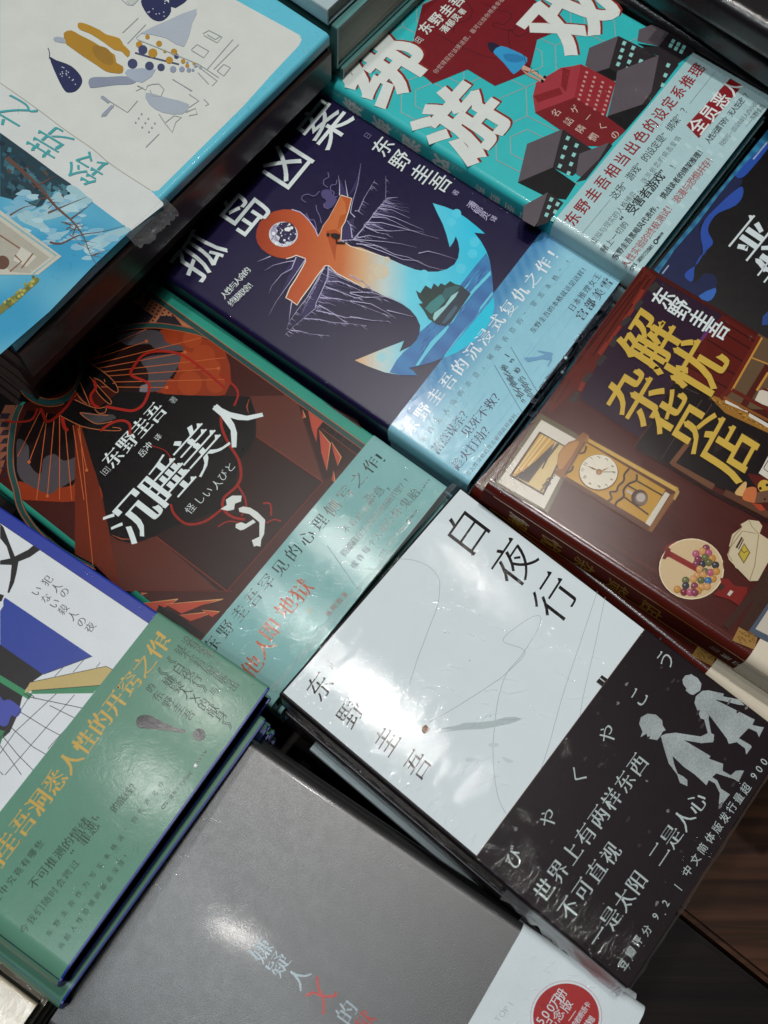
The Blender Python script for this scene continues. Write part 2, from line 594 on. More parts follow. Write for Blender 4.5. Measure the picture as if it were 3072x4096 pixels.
# ------------------------------------------------------------------ covers in their places
FB = Frame((-.10144, .31281, .09199), (.59133, .80203, .08416), (.80303, -.5952, .02987), 144.8, 210.0)
FC = Frame((-.19886, .20589, .07084), (.61002, .79183, .0296), (.79062, -.61073, .04397), 145.0, 212.5)
FD = Frame((-0.02524, 0.07649, 0.11705), (.63355, .77152, -.058), (.77339, -.63363, .01936), 136.7, 195.3)
FE = Frame((0.07083, 0.17514, 0.12805), (.57904, .81527, -.00696), (.81507, -.57865, .02879), 155.3, 222.6)
FF = Frame((-.28387, .07123, .13678), (.54886, .8325, -.07547), (.83578, -.54815, .03165), 144.9, 210.0)
FG = Frame((-.12119, -.06424, .10183), (.54738, .83647, .02647), (.83663, -.54772, .00735), 148.0, 212.0)
FH = Frame((-0.01303, 0.42596, 0.11699), (.60028, .79979, .002), (.79936, -.60003, .03148), 146.6, 213.0)
FA = level_frame(.157, 0, 1424, 1318, 139, 155.0, 236.0, 'y')
_l = FA.loc(1318, 139)[1]
FA.O = FA.O - FA.Y * ((236.0 - _l) / 1000)
FI = level_frame(.105, 2590, 1092, 3072, 520, 145.0, 210.0, 'x')
FI.O = FI.O - FI.X * .018

WHITE = hexc('#ccd3d1'); BLACK = hexc('#120e11')

# ================================================================== dark purple cover with the anchor
M_B = ink_material('satin_jacket_purple', rough=0.32, grain=0.9, grain_d=.00014, spec=.2, grain_mm=0.5, coat=0.14, coat_rough=0.2)
M_Bb = ink_material('blue_band_paper', rough=0.36, spec=.12, grain=0.25, grain_mm=0.7, coat=0.4, coat_rough=0.12, wrinkle=0.16, wrinkle_mm=5)
P = Print(FB)
navy = hexc('#1a1438'); lav = hexc('#b7b1d2'); lav2 = hexc('#6d648f'); lav3 = hexc('#3b3360')
gx0 = FB.loc(*e1((230, 800))); gx1 = FB.loc(*e2((1150, 480)))
stops = [(0, '#96371c'), (.22, '#b5532a'), (.40, '#c06a38'), (.50, '#cfa77c'), (.60, '#b9c9c6'), (.72, '#62c8dc'), (1.0, '#1fb9d8')]
def shank(x, y):
    dx, dy = gx1[0] - gx0[0], gx1[1] - gx0[1]
    t = ((x - gx0[0]) * dx + (y - gx0[1]) * dy) / (dx * dx + dy * dy)
    for (a, ca), (b, cb) in zip(stops, stops[1:]):
        if t <= b: return mix(hexc(ca), hexc(cb), (t - a) / (b - a))
    return hexc(stops[-1][1])
outline = (e1('890,820 860,740 795,650 740,590 690,550 600,523 500,521 400,545 310,595 245,665 212,750 205,830 225,900 270,960 340,1012 430,1050 540,1068 600,1052 650,1030 750,1065 752,1100 715,1170 640,1300 580,1390 535,1500 580,1522 660,1580 710,1500 800,1380 880,1260 970,1145 1010,1145 1100,1230 1250,1310 1400,1390')
    + e2('200,965 300,1020 400,1062 500,1110 570,1160 630,1230 665,1310 660,1390 630,1450 570,1510 468,1560 490,1510 512,1455 280,1545 45,1640 180,1700 330,1755 480,1780 638,1783 600,1740 553,1712 640,1695 760,1665 870,1620 1100,1345 1362,1035 1355,950 1345,820 1325,700 1290,600 1240,510 1178,430 1280,440 1200,370 1100,290 1000,225 900,185 785,150 830,250 880,350 915,450 945,568 980,520 1003,465 1025,520 1037,590 1025,670 990,730 920,775 830,800 730,800 620,780 500,735 400,690 300,650 200,610 100,570')
    + e1('1250,930 1200,885 1140,865 1150,800 1155,720 1190,660 1230,540 1265,400 1145,365 1080,490 1010,620 950,700 915,780'))
# faint hatching of the rocks
rnd = random.Random(5)
for poly in ('980,1180 960,1300 890,1450 860,1600 730,1730 700,1740 800,1500 900,1330', '740,1090 690,1170 560,1340 460,1500 560,1260 640,1160', '1220,640 1290,610 1280,840 1150,860 1160,740',
             '1130,170 1210,360 1140,360', '1230,370 1340,250 1365,20 1320,180', '650,1040 740,1080 610,1190 480,1250'):
    P.poly(e1(poly), hexc('#332b55'))
for a, b, n in (((1010, 1170), (870, 1620), 70), ((1400, 700), (1640, 400), 55), ((970, 1160), (700, 1720), 44)):
    for i in range(n):
        t = rnd.random(); x = a[0] + (b[0] - a[0]) * t; y = a[1] + (b[1] - a[1]) * t
        L = rnd.uniform(60, 330); k = rnd.uniform(.12, .42)
        if n == 44: L, k = -rnd.uniform(20, 90), -1.3
        pts = [(x + L * q, y + L * q * k + rnd.uniform(-10, 10)) for q in (0, .3, .6, 1)]
        P.line([e1(p) for p in pts], rnd.choice([lav, lav2, lav2, lav3]), rnd.uniform(.16, .38), taper='end')
P.poly(outline, shank, sub=5)
for c, r in (((230, 765), 52), ((215, 850), 52), ((130, 912), 38), ((350, 690), 40), ((300, 800), 90)):
    P.disc(e2(c), r * e2.s * .8, mix(hexc('#d3b88d'), shank(*FB.loc(*e2(c))), .5))
for c, r in (((700, 830), 48), ((720, 930), 56), ((1050, 770), 48), ((1180, 520), 48), ((1160, 630), 46), ((960, 330), 42), ((1010, 250), 44), ((300, 1610), 46)):
    P.disc(e2(c), r * e2.s, mix(hexc('#5fcbdf'), shank(*FB.loc(*e2(c))), .55))
P.poly(e1('1145,370 1265,405 1230,540 1190,660 1100,760 1130,600 1200,560 1190,450'), hexc('#b0541f'))
P.poly(e1('980,760 1080,740 1150,800 1110,870 1090,960 1080,1100 1050,1000 1010,880'), hexc('#a84a1e'))
sea = e2('1290,625 1200,730 1050,920 980,1000 850,1160 780,1270 665,1370 630,1450 570,1510 510,1560 440,1640 375,1755 480,1780 638,1783 600,1740 553,1712 640,1695 760,1665 870,1620 1100,1345 1362,1035 1355,950 1345,820 1325,700')
P.poly(sea, lambda x, y: mix(hexc('#2f7fb4'), hexc('#174f93'), (y - 120) / 60 + math.sin(x * .5) * .2), sub=5)
for i in range(90):
    t = rnd.random(); x = 640 + 640 * t + rnd.uniform(-60, 60); y = 1560 - 800 * t + rnd.uniform(-60, 130)
    if x < 1320 and (y - 1640) < -1.05 * (x - 870): P.line([e2((x, y)), e2((x + 26, y - 34)), e2((x + 40, y - 58))], rnd.choice([hexc('#3f8fbe'), hexc('#154684'), hexc('#2a6aa8')]), rnd.uniform(.3, .7), taper=True)
for w_ in ('925,1310 860,1370 760,1470 700,1570 620,1690 650,1690 720,1590 800,1490 900,1380 940,1320', '1330,790 1200,930 1100,1040 1000,1180 950,1300 980,1270 1050,1150 1180,990 1335,830',
           '1350,990 1240,1130 1200,1220 1040,1400 890,1600 910,1590 1070,1390 1220,1230 1260,1130 1355,1020', '1150,880 1080,960 1075,985 1120,930'):
    P.poly(e2(w_), hexc('#58bfd6'))
P.poly(e2('625,978 665,1005 715,930 770,965 795,910 835,945 860,910 900,930 950,890 990,915 1060,935 1145,1010 1110,1060 960,1280 900,1320 820,1300 780,1270 745,1250 700,1170 650,1105 690,1100 650,1050'), hexc('#14312f'))
P.poly(e2('760,1090 850,1020 960,1000 900,1080 830,1160 770,1200 710,1150'), hexc('#2f7a7a'))
P.poly(e2('900,960 1000,930 1050,945 960,1030 900,1070 870,1020'), hexc('#24585c'))
P.poly(e2('1030,985 960,1030 900,1120 800,1190 785,1240 800,1270 870,1190 1000,1040'), hexc('#8fc4c6'))
P.poly(e2('1070,955 1145,1010 1110,1060 960,1280 900,1320 820,1295 870,1200 1000,1050'), hexc('#16283a'))
P.poly(e2('1000,1120 930,1200 870,1290 900,1290 960,1230 1020,1140'), hexc('#35566a'))
# edge light along the anchor and the moon
P.line(e1('540,1068 600,1052 650,1030 750,1065 752,1100 715,1170 640,1300 580,1390 535,1500 580,1522 660,1580 710,1500 800,1380 880,1260 970,1145 1010,1145 1100,1230 1250,1310 1400,1390'), hexc('#e6dccb'), .55)
P.line(e1('1145,365 1265,400 1230,540 1190,660 1155,720 1145,860 1250,930 1659,1060'), hexc('#e6dccb'), .45)
P.line(e1('890,820 860,740 795,650 740,590 690,550 600,523'), lav, .6)
P.line(e1('890,820 915,780 950,700 1010,620 1080,490 1145,365'), hexc('#d8b9a0'), .3)
moon = [e1((508 + 160 * math.cos(a * .2618), 798 + 139 * math.sin(a * .2618))) for a in range(24)]
P.poly(moon, hexc('#c9ccd4'))
P.poly(e1('432,730 470,680 540,664 600,680 640,730 652,790 640,850 590,880 540,880 500,905 455,880 470,830 430,800 445,765'), hexc('#2c2648'), smooth=3)
P.poly(e1('372,740 410,700 440,690 425,740 440,790 425,820 460,870 440,880 400,850 372,800'), hexc('#9c98b2'), smooth=2)
for i in range(70):
    a_ = rnd.uniform(0, 6.28); q = rnd.random() ** .5
    P.disc(e1((508 + 150 * q * math.cos(a_), 798 + 130 * q * math.sin(a_))), rnd.uniform(1.2, 3.2), rnd.choice([hexc('#5a5476'), hexc('#8d89a6'), hexc('#3c3560'), hexc('#d9dbe0')]), n=7)
for c, r in (((565, 742), 26), ((600, 728), 18), ((540, 745), 20), ((575, 690), 12), ((480, 785), 9), ((500, 755), 7), ((490, 815), 8), ((520, 865), 14), ((400, 790), 22), ((430, 900), 20)):
    P.disc(e1(c), r * e1.s, hexc('#dfe2e4'), n=10)
# ridge lines
ridges = ['1005,1150 1000,1280 930,1430 870,1560 860,1620 740,1720 620,1820 525,1910', '965,1160 890,1290 770,1500 660,1640 570,1770 545,1850', '990,1320 1120,1320 1250,1370 1400,1440 1500,1440',
 '980,1380 1150,1440 1300,1500 1450,1490 1659,1530', '910,1500 1100,1510 1240,1540 1400,1600 1659,1700', '900,1580 1010,1640 1150,1740 1240,1790', '870,1640 1050,1680 1200,1720 1310,1715 1480,1750 1659,1760',
 '740,1730 900,1740 1060,1775 1230,1785 1420,1810', '590,1860 700,1870 800,1900 1000,1920', '1010,1180 1150,1280 1300,1350 1500,1410', '750,1080 690,1170 560,1360 430,1540 350,1690', '650,1050 600,1180 490,1240 380,1370 350,1450',
 '640,1090 560,1100 400,1140 300,1200', '370,1040 300,1070 220,1100', '600,1550 570,1750', '1280,860 1400,720 1550,520 1640,420 1640,150', '1130,870 1280,860 1390,880 1659,960', '1270,840 1250,700 1210,650',
 '1300,610 1250,560 1270,450 1330,250 1365,10', '1130,370 1130,250 1115,150', '1220,380 1190,200', '1300,540 1340,540 1400,400 1520,200', '1400,690 1500,690 1659,760', '1420,720 1550,780 1659,800', '1560,510 1659,540', '1280,850 1450,810 1659,850', '1240,1250 1400,1330 1500,1440']
for r_ in ridges: P.line(e1(r_), lav, .62, taper='end')
for r_ in ridges[:10] + ridges[15:18] + ridges[21:]:
    q = e1(r_)
    for i in range(len(q) - 1):
        for k in range(4):
            t = rnd.random(); x = q[i][0] + (q[i+1][0] - q[i][0]) * t; y = q[i][1] + (q[i+1][1] - q[i][1]) * t; L = rnd.uniform(6, 26)
            P.line([(x, y), (x + L * .5, y + L * rnd.uniform(.1, .5)), (x + L, y + L * rnd.uniform(.2, .9))], rnd.choice([lav, lav2, lav]), .28, taper='end')
for r_ in ['265,200 400,220 570,300', '150,340 300,340 450,380 600,420 720,460 840,490', '130,370 230,410 400,420 540,410 700,430', '40,500 200,510 330,520 480,540 630,575', '100,540 300,610 500,690 640,700 750,760 890,790',
           '650,630 740,610 860,640 1010,690', '350,110 460,100', '200,290 330,290 460,350 590,420', '220,250 420,290 560,350 700,410', '60,540 260,560 420,640 560,670 700,740 900,795', '0,1010 150,1050 380,1040 500,1100', '0,1080 200,1110 350,1190 440,1250', '350,1170 600,1230', '0,1230 200,1265 360,1275', '0,1000 200,1000 400,1065 540,1115']:
    P.line(e2(r_), lav, .5, taper='end')
for r_ in ['1000,120 1010,170 960,200 955,250 1000,285', '1100,200 1090,250 1040,260 1030,310 1070,340 1060,380 1110,390', '910,325 850,380 780,360 720,380 715,420 760,450', '870,480 880,540 910,600 930,680', '760,570 800,640 850,650 880,760', '960,460 960,500 1010,525']:
    P.line(e1(r_), lav2, .45, smooth=4)
P.poly(e1('930,330 980,305 1030,320 1060,370 1100,420 1060,490 1010,520 960,490 980,430 935,390'), hexc('#4c4472'), smooth=3)
P.disc(e1((1002, 805)), 19 * e1.s, BLACK, n=12)
P.poly(e1('1030,795 1080,790 1140,805 1135,840 1100,860 1110,885 1195,890 1190,912 1090,905 1085,855 1040,830'), BLACK)
pale = hexc('#cdd6d6')
P.chars('孤岛凶案', [(796, 1028), (976, 858), (1143, 663), (1300, 500)], 178, pale, 'hand')
P.chars('东野圭吾', [c2((803, 890)), c2((908, 972)), c2((1033, 1052)), c2((1150, 1108))], 76, pale, 'hand')
P.chars('著', [c2((1240, 1168))], 24, lav, 'song'); P.chars('日', [c2((710, 825))], 28, lav2, 'sans')
P.text('潘郁灵', c2((1338, 1243)), c2((1418, 1305)), 34, lav, 'sans'); P.chars('译', [c2((1470, 1325))], 26, lav, 'sans')
P.text('人性与人命的', c4((1357, 275)), c4((1488, 133)), 31, pale, 'songb')
P.text('终极取舍！', c4((1402, 318)), c4((1520, 205)), 31, pale, 'songb')
# the belly band
S = Print(FB, .47)
yb = (FB.loc(1550, 1703)[1] + FB.loc(2178, 926)[1]) / 2
band_top, band_low = hexc('#3c7fb0'), hexc('#86bccd')
def bandfade(x, y): return mix(band_top, band_low, (y - yb - 5) / 15.0)
S.poly([(3.1, yb + .02), (143.5, yb + .02), (143.5, FB.l - .1), (3.1, FB.l - .1)], lambda x, y: mix(bandfade(x, y), hexc('#7fb4ca'), .12 + .12 * math.sin(x * .9 + y * .7)), mm=True, sub=3)
S.poly(e2('878,1622 1000,1572 1100,1512 1200,1440 1300,1330 1352,1220 1368,1130 1364,1042 1240,1190 1100,1358'), lambda x, y: mix(hexc('#1cbcd8'), bandfade(x, y), (y - yb - 8) / 12), sub=3)
for i in range(46):
    x = rnd.uniform(8, 125); y = rnd.uniform(yb + 16, 208); L = rnd.uniform(8, 24)
    S.line([(x, y), (x + L * .5, y + rnd.uniform(-.8, .8)), (x + L, y + rnd.uniform(-.8, .8))], hexc('#78aec4'), .35, mm=True, smooth=3, taper=True)
wt = hexc('#d3dde2'); dk = hexc('#28283c')
S.text('东野圭吾的沉浸式复仇之作！', e3((160, 1412)), e3((1172, 188)), 64, wt, 'songb')
S.text('来自无人岛的杀意，摧毁善意的“罪恶本格”！', e3((248, 1500)), e3((1268, 252)), 26, dk, 'songl')
S.text('蓄意谋杀？', e3((350, 1560)), e3((545, 1312)), 46, hexc('#2b2450'), 'song')
S.text('见死不救？', e3((558, 1440)), e3((768, 1190)), 46, hexc('#2b2450'), 'song')
S.text('趁火打劫？', e3((492, 1668)), e3((698, 1422)), 46, hexc('#2b2450'), 'song')
S.text('当人性深处的卑劣被彻底释放时，', e3((565, 1738)), e3((908, 1310)), 20, dk, 'songl')
S.text('东野圭吾的本格就该是这样！', e3((1020, 735)), e3((1378, 305)), 26, dk, 'song')
S.text('日本推理女王', e3((1290, 580)), e3((1462, 366)), 30, dk, 'song')
S.text('宫部美雪', e3((1358, 628)), e3((1528, 415)), 44, dk, 'songb')
S.text('长文好评导读，盛赞力推！', e3((1328, 808)), e3((1608, 458)), 26, dk, 'song')
S.text('的极限复仇', e3((938, 1082)), e3((1022, 1230)), 27, dk, 'song'); S.chars('1', [e3((835, 915))], 30, dk, 'songb'); S.text('vs', e3((862, 958)), e3((874, 944)), 26, dk, 'songb'); S.text('10', e3((898, 1028)), e3((910, 1014)), 30, dk, 'songb')
S.text('诡计颠覆认知', e3((813, 1000)), e3((925, 1190)), 27, dk, 'songb'); S.text('!!', e3((945, 1238)), e3((953, 1228)), 26, dk, 'songb')
S.line(e3('745,980 950,1330'), dk, .18); S.line(e3('860,855 1065,1200'), dk, .18)
S.poly(e3('1050,880 1140,893 1157,902 1148,920 1150,950 1120,995 1116,985 1135,948 1080,940 980,962 950,930 1040,925 1105,905 1052,888'), hexc('#5f93b8'))
def imprint(S, logo, a, b, ring, c, d, col, em=17):
    """the small publishers' marks at the foot of a band"""
    S.text('CTS', (logo[0] - em * .42, logo[1] + em * .52), (logo[0] + em * .42, logo[1] - em * .52), em * 1.15, col, 'bold')
    S.text('湖南文艺出版社', a, b, em, col, 'kai')
    S.disc(ring, em * .62, col, n=14); S.disc(ring, em * .34, hexc('#9cc0c4') if S is not None else col, n=10)
    S.text('博集天卷', c, d, em * .62, col, 'bold')
imprint(S, e3((1085, 1123)), e3((1115, 1075)), e3((1218, 958)), e3((1243, 930)), e3((1257, 908)), e3((1283, 868)), dk)
purple_book = book(FB, 20, navy, M_B, [P], band=dict(y0=yb, y1=FB.l + .05, col=band_low, prints=[S], mat=M_Bb))
tag(purple_book, 'dark purple book with an orange anchor cover and a light blue belly band', 'book')

# ================================================================== dark red and black cover with the hands and rays
M_C = ink_material('satin_jacket_red', rough=0.30, spec=.07, grain=1.0, grain_d=.00014, grain_mm=0.5, coat=0.2, coat_rough=0.2)
M_Cb = ink_material('sea_green_band_film', rough=0.5, spec=.08, grain=0.3, grain_mm=0.7, coat=0.42, coat_rough=0.05, wrinkle=0.5, wrinkle_mm=3.2, stretch=(.35, 1.7, 1))
P = Print(FC)
W, Lh = FC.w, FC.l
org = hexc('#b0582d'); tealg = hexc('#244542'); blk = hexc('#0d090a'); rib = hexc('#8f2015'); grey = hexc('#453f43'); rust = hexc('#832f14')
P.poly([(3.1, 1.5), (W - 7.2, 1.5), (W - 7.2, Lh - 2), (3.1, Lh - 2)], hexc('#3b1510'), mm=True)
P.poly(e5('1012,30 1090,105 1540,450 1300,372 1100,352 900,380 740,425 600,480 560,420 750,260 935,95'), hexc('#a9694c'))
rd = random.Random(3)
for q in ('985,78 1062,122 1022,192 942,150', '922,160 1132,302 1085,362 900,378 812,330 800,290', '795,296 872,360 842,395 740,425 640,468 660,420', '1185,300 1290,305 1345,375 1300,372 1190,360 1150,345', '1075,150 1110,170 1090,195 1060,180', '560,470 640,420 650,470 600,500'):
    P.poly(e5(q), hexc('#2b252b'))
for i in range(7):
    for j in range(6):
        x = 1090 + i * 30 - j * 14; y = 175 + j * 24 + i * 19
        if x < 1300: P.poly(e5('%f,%f %f,%f %f,%f %f,%f' % (x, y, x + 13, y + 8, x + 6, y + 18, x - 7, y + 10)), hexc('#33272a'))
for i in range(9):
    for j in range(7):
        x = 935 + i * 22 - j * 17; y = 190 + j * 22 + i * 15
        if x > 830 and y < 370: P.line(e5('%f,%f %f,%f' % (x, y, x - 9, y + 13)), hexc('#4b4249'), .45)
P.poly(e5('40,960 115,960 80,1150 50,1330 0,1480 0,1040'), hexc('#7d4a38'))
for k in range(8): P.poly(e5('%f,%f %f,%f %f,%f %f,%f' % (10 + k * 6, 1020 + k * 62, 78 - k * 2, 1020 + k * 60, 60 - k * 2, 1062 + k * 60, 0, 1060 + k * 62)), hexc('#292129'))
inside = e5('640,640 850,440 1060,392 1250,398 1420,440 1659,545 1659,888 870,862 640,760')
P.poly(inside, hexc('#1c0c0b'))
P.poly(e5('1180,412 1240,402 1420,445 1659,560 1659,885 1160,866 1180,812 1260,790 1290,740 1315,690 1305,630 1350,560 1250,520 1200,470'), rust, smooth=3)
for c, r in (((1250, 460), 62), ((1420, 470), 70), ((1380, 640), 74), ((1560, 690), 70), ((1500, 600), 86), ((1250, 830), 66), ((1400, 800), 90), ((1590, 800), 70)):
    P.disc(e5(c), r * e5.s, hexc('#923a18') if r > 68 else hexc('#8a3215'))
for q in ('855,450 1040,408 1180,418 1230,500 1340,522 1340,560 1150,545 1100,510 960,518 900,500', '1040,640 1100,600 1320,588 1310,680 1250,760 1180,850 1030,862 1090,785 1085,700'):
    P.poly(e5(q), grey, smooth=3)
P.poly(e5('1035,820 1090,800 1085,862 1028,862'), hexc('#6b6a72'))
P.poly(e5('620,1120 700,1450 750,1659 150,1659 105,1400 120,1200 200,1000 420,1030'), hexc('#170b0b'))
P.poly(e5('130,1210 210,1260 220,1400 300,1470 320,1360 400,1320 470,1370 560,1340 590,1290 665,1290 685,1400 560,1500 420,1590 350,1659 150,1500 125,1350'), grey, smooth=3)
P.poly(e5('140,1520 250,1570 370,1620 430,1570 540,1550 600,1440 690,1390 720,1540 750,1659 170,1659'), rust, smooth=2)
P.poly(e6('0,250 60,300 200,910 250,1190 330,1200 110,1050 0,990'), hexc('#62220f'))
P.poly(e6('190,890 450,895 790,1190 250,1190'), hexc('#522419'))
P.poly(e6('940,118 1218,112 1370,590 1000,335'), hexc('#55291f'))
P.poly(e6('1100,0 1225,110 1380,590 1460,520 1640,400 1560,250'), hexc('#2a0f0d'))
P.poly(e6('450,895 1000,338 1372,592 840,1195 790,1190'), hexc('#26120f'))
P.line(e6('450,895 840,1195'), hexc('#8a3018'), .35); P.line(e6('1000,338 1372,592'), hexc('#8a3018'), .35); P.line(e6('1372,592 840,1195'), hexc('#7a2a16'), .3); P.line(e6('250,1190 870,1196'), hexc('#6a2616'), .3)
for (a, b, dot) in (('640,600', '1080,400', 0), ('640,640', '1080,490', 1), ('690,660', '1480,465', 0), ('720,690', '1365,570', 1), ('770,715', '1659,610', 0), ('800,745', '1610,690', 1), ('840,790', '1659,772', 0), ('600,825', '1230,830', 1),
                    ('300,1000', '130,1340', 0), ('350,1020', '215,1380', 1), ('345,1060', '270,1659', 0), ('400,1060', '350,1630', 1), ('440,1035', '440,1659', 0), ('480,1100', '530,1659', 0), ('540,1110', '620,1659', 0), ('575,1130', '640,1440', 1)):
    P.line(e5(a + ' ' + b), org, .42)
    if dot: P.disc(e5(b)[0], 12 * e5.s, org, n=10)
P.line(e6('22,250 100,1060'), org, .4)
heart = e6('40,300 120,190 250,92 600,112 968,120 1000,215 1002,330 960,420 900,480 890,600 815,740 700,790 590,822 500,860 440,893 370,920 300,930 240,915 192,885 150,650 90,470')
P.poly(heart, blk)
P.line(e6('205,885 260,908 330,908'), org, .5, taper=True); P.line(e6('965,130 950,175 960,215'), org, .5, taper=True)
arch = e5('600,512 750,440 900,396 1050,374 1200,376 1400,410 1530,452 1659,530')
P.line(arch, tealg, 3.6, smooth=4); 
for dlt in (-18, 20): P.line([(a, b + dlt * e5.s) for a, b in arch], org, .35, smooth=4)
arch2 = e5('150,960 112,1050 88,1180 76,1320 84,1450 120,1580') + d1('130,60 230,200 380,320 560,420')
P.line(arch2, tealg, 4.0, smooth=4)
for dlt in (-22, 22): P.line([(a + dlt * e5.s, b) for a, b in arch2], org, .35, smooth=4)
P.poly(e5('140,930 250,560 545,500 600,600 560,760 480,850 350,910 200,940'), blk)
ring = [e5((372 + 238 * math.cos(math.radians(a)), 705 + 238 * math.sin(math.radians(a)))) for a in range(-55, 150, 8)]
P.line(ring, tealg, 3.4)
for r in (212, 266): P.line([e5((372 + r * math.cos(math.radians(a)), 705 + r * math.sin(math.radians(a)))) for a in range(-55, 150, 8)], org, .4)
for a in range(0, 360, 30):
    if 190 < a < 290: continue
    ca, sa = math.cos(math.radians(a)), math.sin(math.radians(a))
    P.line([e5((375 + ca * q - sa * b, 715 + sa * q + ca * b)) for q, b in ((20, 0), (55, 12), (85, -12), (125, 6))], rib, 1.3, smooth=3, taper='end')
P.poly(e5('640,640 700,680 790,730 860,800 872,850 855,868 780,820 700,760 820,930 800,952 700,850 600,760 660,960 560,860 590,790'), blk)
for q in ('660,650 740,700 800,745 850,800 872,850 855,868 800,832 740,780 690,760', '660,750 760,860 820,930 805,952 720,870 690,790', '590,790 630,880 665,965', '550,850 600,920 640,950', '770,770 775,790', '830,800 850,800'):
    P.line(e5(q), hexc('#a8603a'), .4, smooth=3)
P.poly(e5('480,940 560,920 700,980 790,985 770,1020 650,1030 760,1100 880,1135 880,1150 750,1145 600,1115 440,1040'), blk)
P.poly(e5('590,1020 660,1015 720,1030 830,1030 855,1060 780,1080 720,1095 640,1065'), hexc('#3f3a3c'), smooth=2)
for q in ('550,920 640,960 720,985 780,975 775,1015 730,1020 700,990', '590,1020 640,1060 720,1100 830,1080', '590,1015 700,1030 800,1035', '440,1035 600,1115 760,1145 885,1148 880,1130 830,1125'):
    P.line(e5(q), hexc('#a8603a'), .4, smooth=3)
for q, wd in (('705,330 722,400 742,490 735,580 700,610 645,635', 2.2), ('560,865 500,960 400,1060 345,1080 320,1030 300,985', 2.3), ('1659,835 1500,700 1340,590 1180,562 1060,590 985,680 970,740 1080,790 1102,840 1060,950 985,1000 880,990 780,970', 2.2),
              ('690,775 708,830 670,890 685,950 730,980', 2.2), ('740,1150 830,1090 910,1075 960,1110 952,1190', 2.0), ('460,1050 475,1120 500,1150', 2.6), ('280,985 230,1070 100,1085 40,1075', 1.6)):
    P.line(e5(q), rib, wd * .72, smooth=5)
for q, wd in (('800,0 880,60 902,110 880,172', 1.5), ('808,215 812,290 850,380 905,470 918,560 890,620 825,680 820,740 870,785 940,800', 1.9), ('530,715 550,770 620,825 720,810 810,745', 1.7), ('900,610 940,680 945,740 920,780', 1.3), ('420,390 500,420 540,480 555,540', .6), ('1040,710 1080,715 1085,780', 1.2), ('1060,820 1100,800 1140,810', 1.0), ('790,840 850,810 930,820', .9)):
    P.line(e6(q), rib, wd * .75, smooth=5)
skin = hexc('#cfd4d0')
P.poly(e6('905,738 930,728 970,735 1010,760 1052,802 1046,880 1030,912 1026,950 1005,945 990,950 978,915 1020,895 1020,815 965,770 910,758'), skin)
P.poly(e6('985,800 1000,815 935,855 915,860 888,845 890,825 920,815 945,825'), skin)
P.poly(e6('835,690 870,668 922,668 918,700 885,712 880,745 845,752 805,742 840,720'), skin)
for q in ('1285,180 1330,225 1372,258 1340,300 1335,372 1310,300', '1350,305 1412,380 1392,530 1362,430', '1418,370 1472,455 1452,502 1430,430', '1260,195 1275,235 1258,240', '365,1205 400,1208 370,1218', '380,1262 570,1240 520,1275 450,1310', '500,1268 820,1240 700,1275 590,1320', '580,1328 770,1308 690,1345 640,1362', '1430,530 1440,600 1420,580', '700,1300 800,1310 760,1340'):
    P.poly(e6(q), hexc('#a8432f'))
    pts = e6(q); P.line(pts[:3], hexc('#c99a63'), .5, taper=True)
P.poly(e6('1370,262 1640,402 1570,450 1362,300'), hexc('#140d0f')); P.poly(e6('465,1272 560,1320 720,1440 690,1452 450,1310'), hexc('#160f11'))
for k in range(5): P.line(e6('%f,%f %f,%f' % (1400 + k * 48, 285 + k * 26, 1380 + k * 48, 320 + k * 26)), hexc('#4a2217'), .3)
P.line(e6('1366,298 1566,448'), hexc('#7a3a1c'), .35)
tw = hexc('#d2dcdc')
P.chars('沉睡美人', [e6((322, 785)), e6((512, 590)), e6((690, 405)), e6((872, 248))], 188, tw, 'songb')
P.chars('东野圭吾', [e6((212, 460)), e6((292, 372)), e6((368, 290)), e6((446, 212))], 76, tw, 'songb')
P.text('［日］', e6((150, 553)), e6((192, 512)), 30, tw, 'songl', sx=.7); P.chars('著', [e6((545, 140))], 28, hexc('#9aa4a4'), 'songb')
P.text('岳冲', e6((374, 432)), e6((405, 395)), 33, tw, 'song'); P.chars('译', [e6((460, 346))], 27, tw, 'song')
P.chars('怪しい人びと', [e6((640, 740)), e6((690, 690)), e6((735, 650)), e6((785, 605)), e6((818, 558)), e6((858, 512))], 40, tw, 'songl')
P.poly([(W - 10.4, 1.3), (W - 7.4, 1.3), (W - 7.4, Lh - 2), (W - 10.4, Lh - 2)], tealg, mm=True)
P.poly([(W - 7.3, .5), (W - 1.3, .5), (W - 1.3, Lh - .5), (W - 7.3, Lh - .5)], hexc('#2c8a77'), mm=True)
P.line([(W - 7.3, 1.5), (W - 7.3, Lh - 2)], org, .35, mm=True); P.line([(W - 10.4, 1.5), (W - 10.4, Lh - 2)], org, .25, mm=True)
S = Print(FC, .47)
yb = FC.loc(1494, 1743)[1]
dk = hexc('#20302f'); sal = hexc('#a8573c')
S.text('东野圭吾罕见的心理侧写之作', e6((757, 1493)), e6((1637, 500)), 66, dk, 'song'); S.chars('！', [c5((803, 1238))], 60, dk, 'songb')
S.chars('他人即地狱', [d2((15, 1005)), d2((85, 890)), d2((125, 785)), d2((218, 650)), d2((312, 548))], 84, sal, 'song')
S.text('不着痕迹的', d2((583, 178)), d2((735, 20)), 31, dk, 'song'); S.text('恶意，', c5((722, 1497)), c5((830, 1420)), 44, dk, 'song')
S.text('竟都藏在生活的奇怪细节里？！', d2((570, 318)), c5((953, 1383)), 32, dk, 'song')
S.text('或许每个人都', d2((630, 392)), d2((808, 175)), 31, dk, 'song'); S.text('心怀鬼胎', d2((838, 128)), c5((988, 1475)), 44, dk, 'song'); S.text('……', c5((1020, 1440)), c5((1050, 1395)), 40, dk, 'bold')
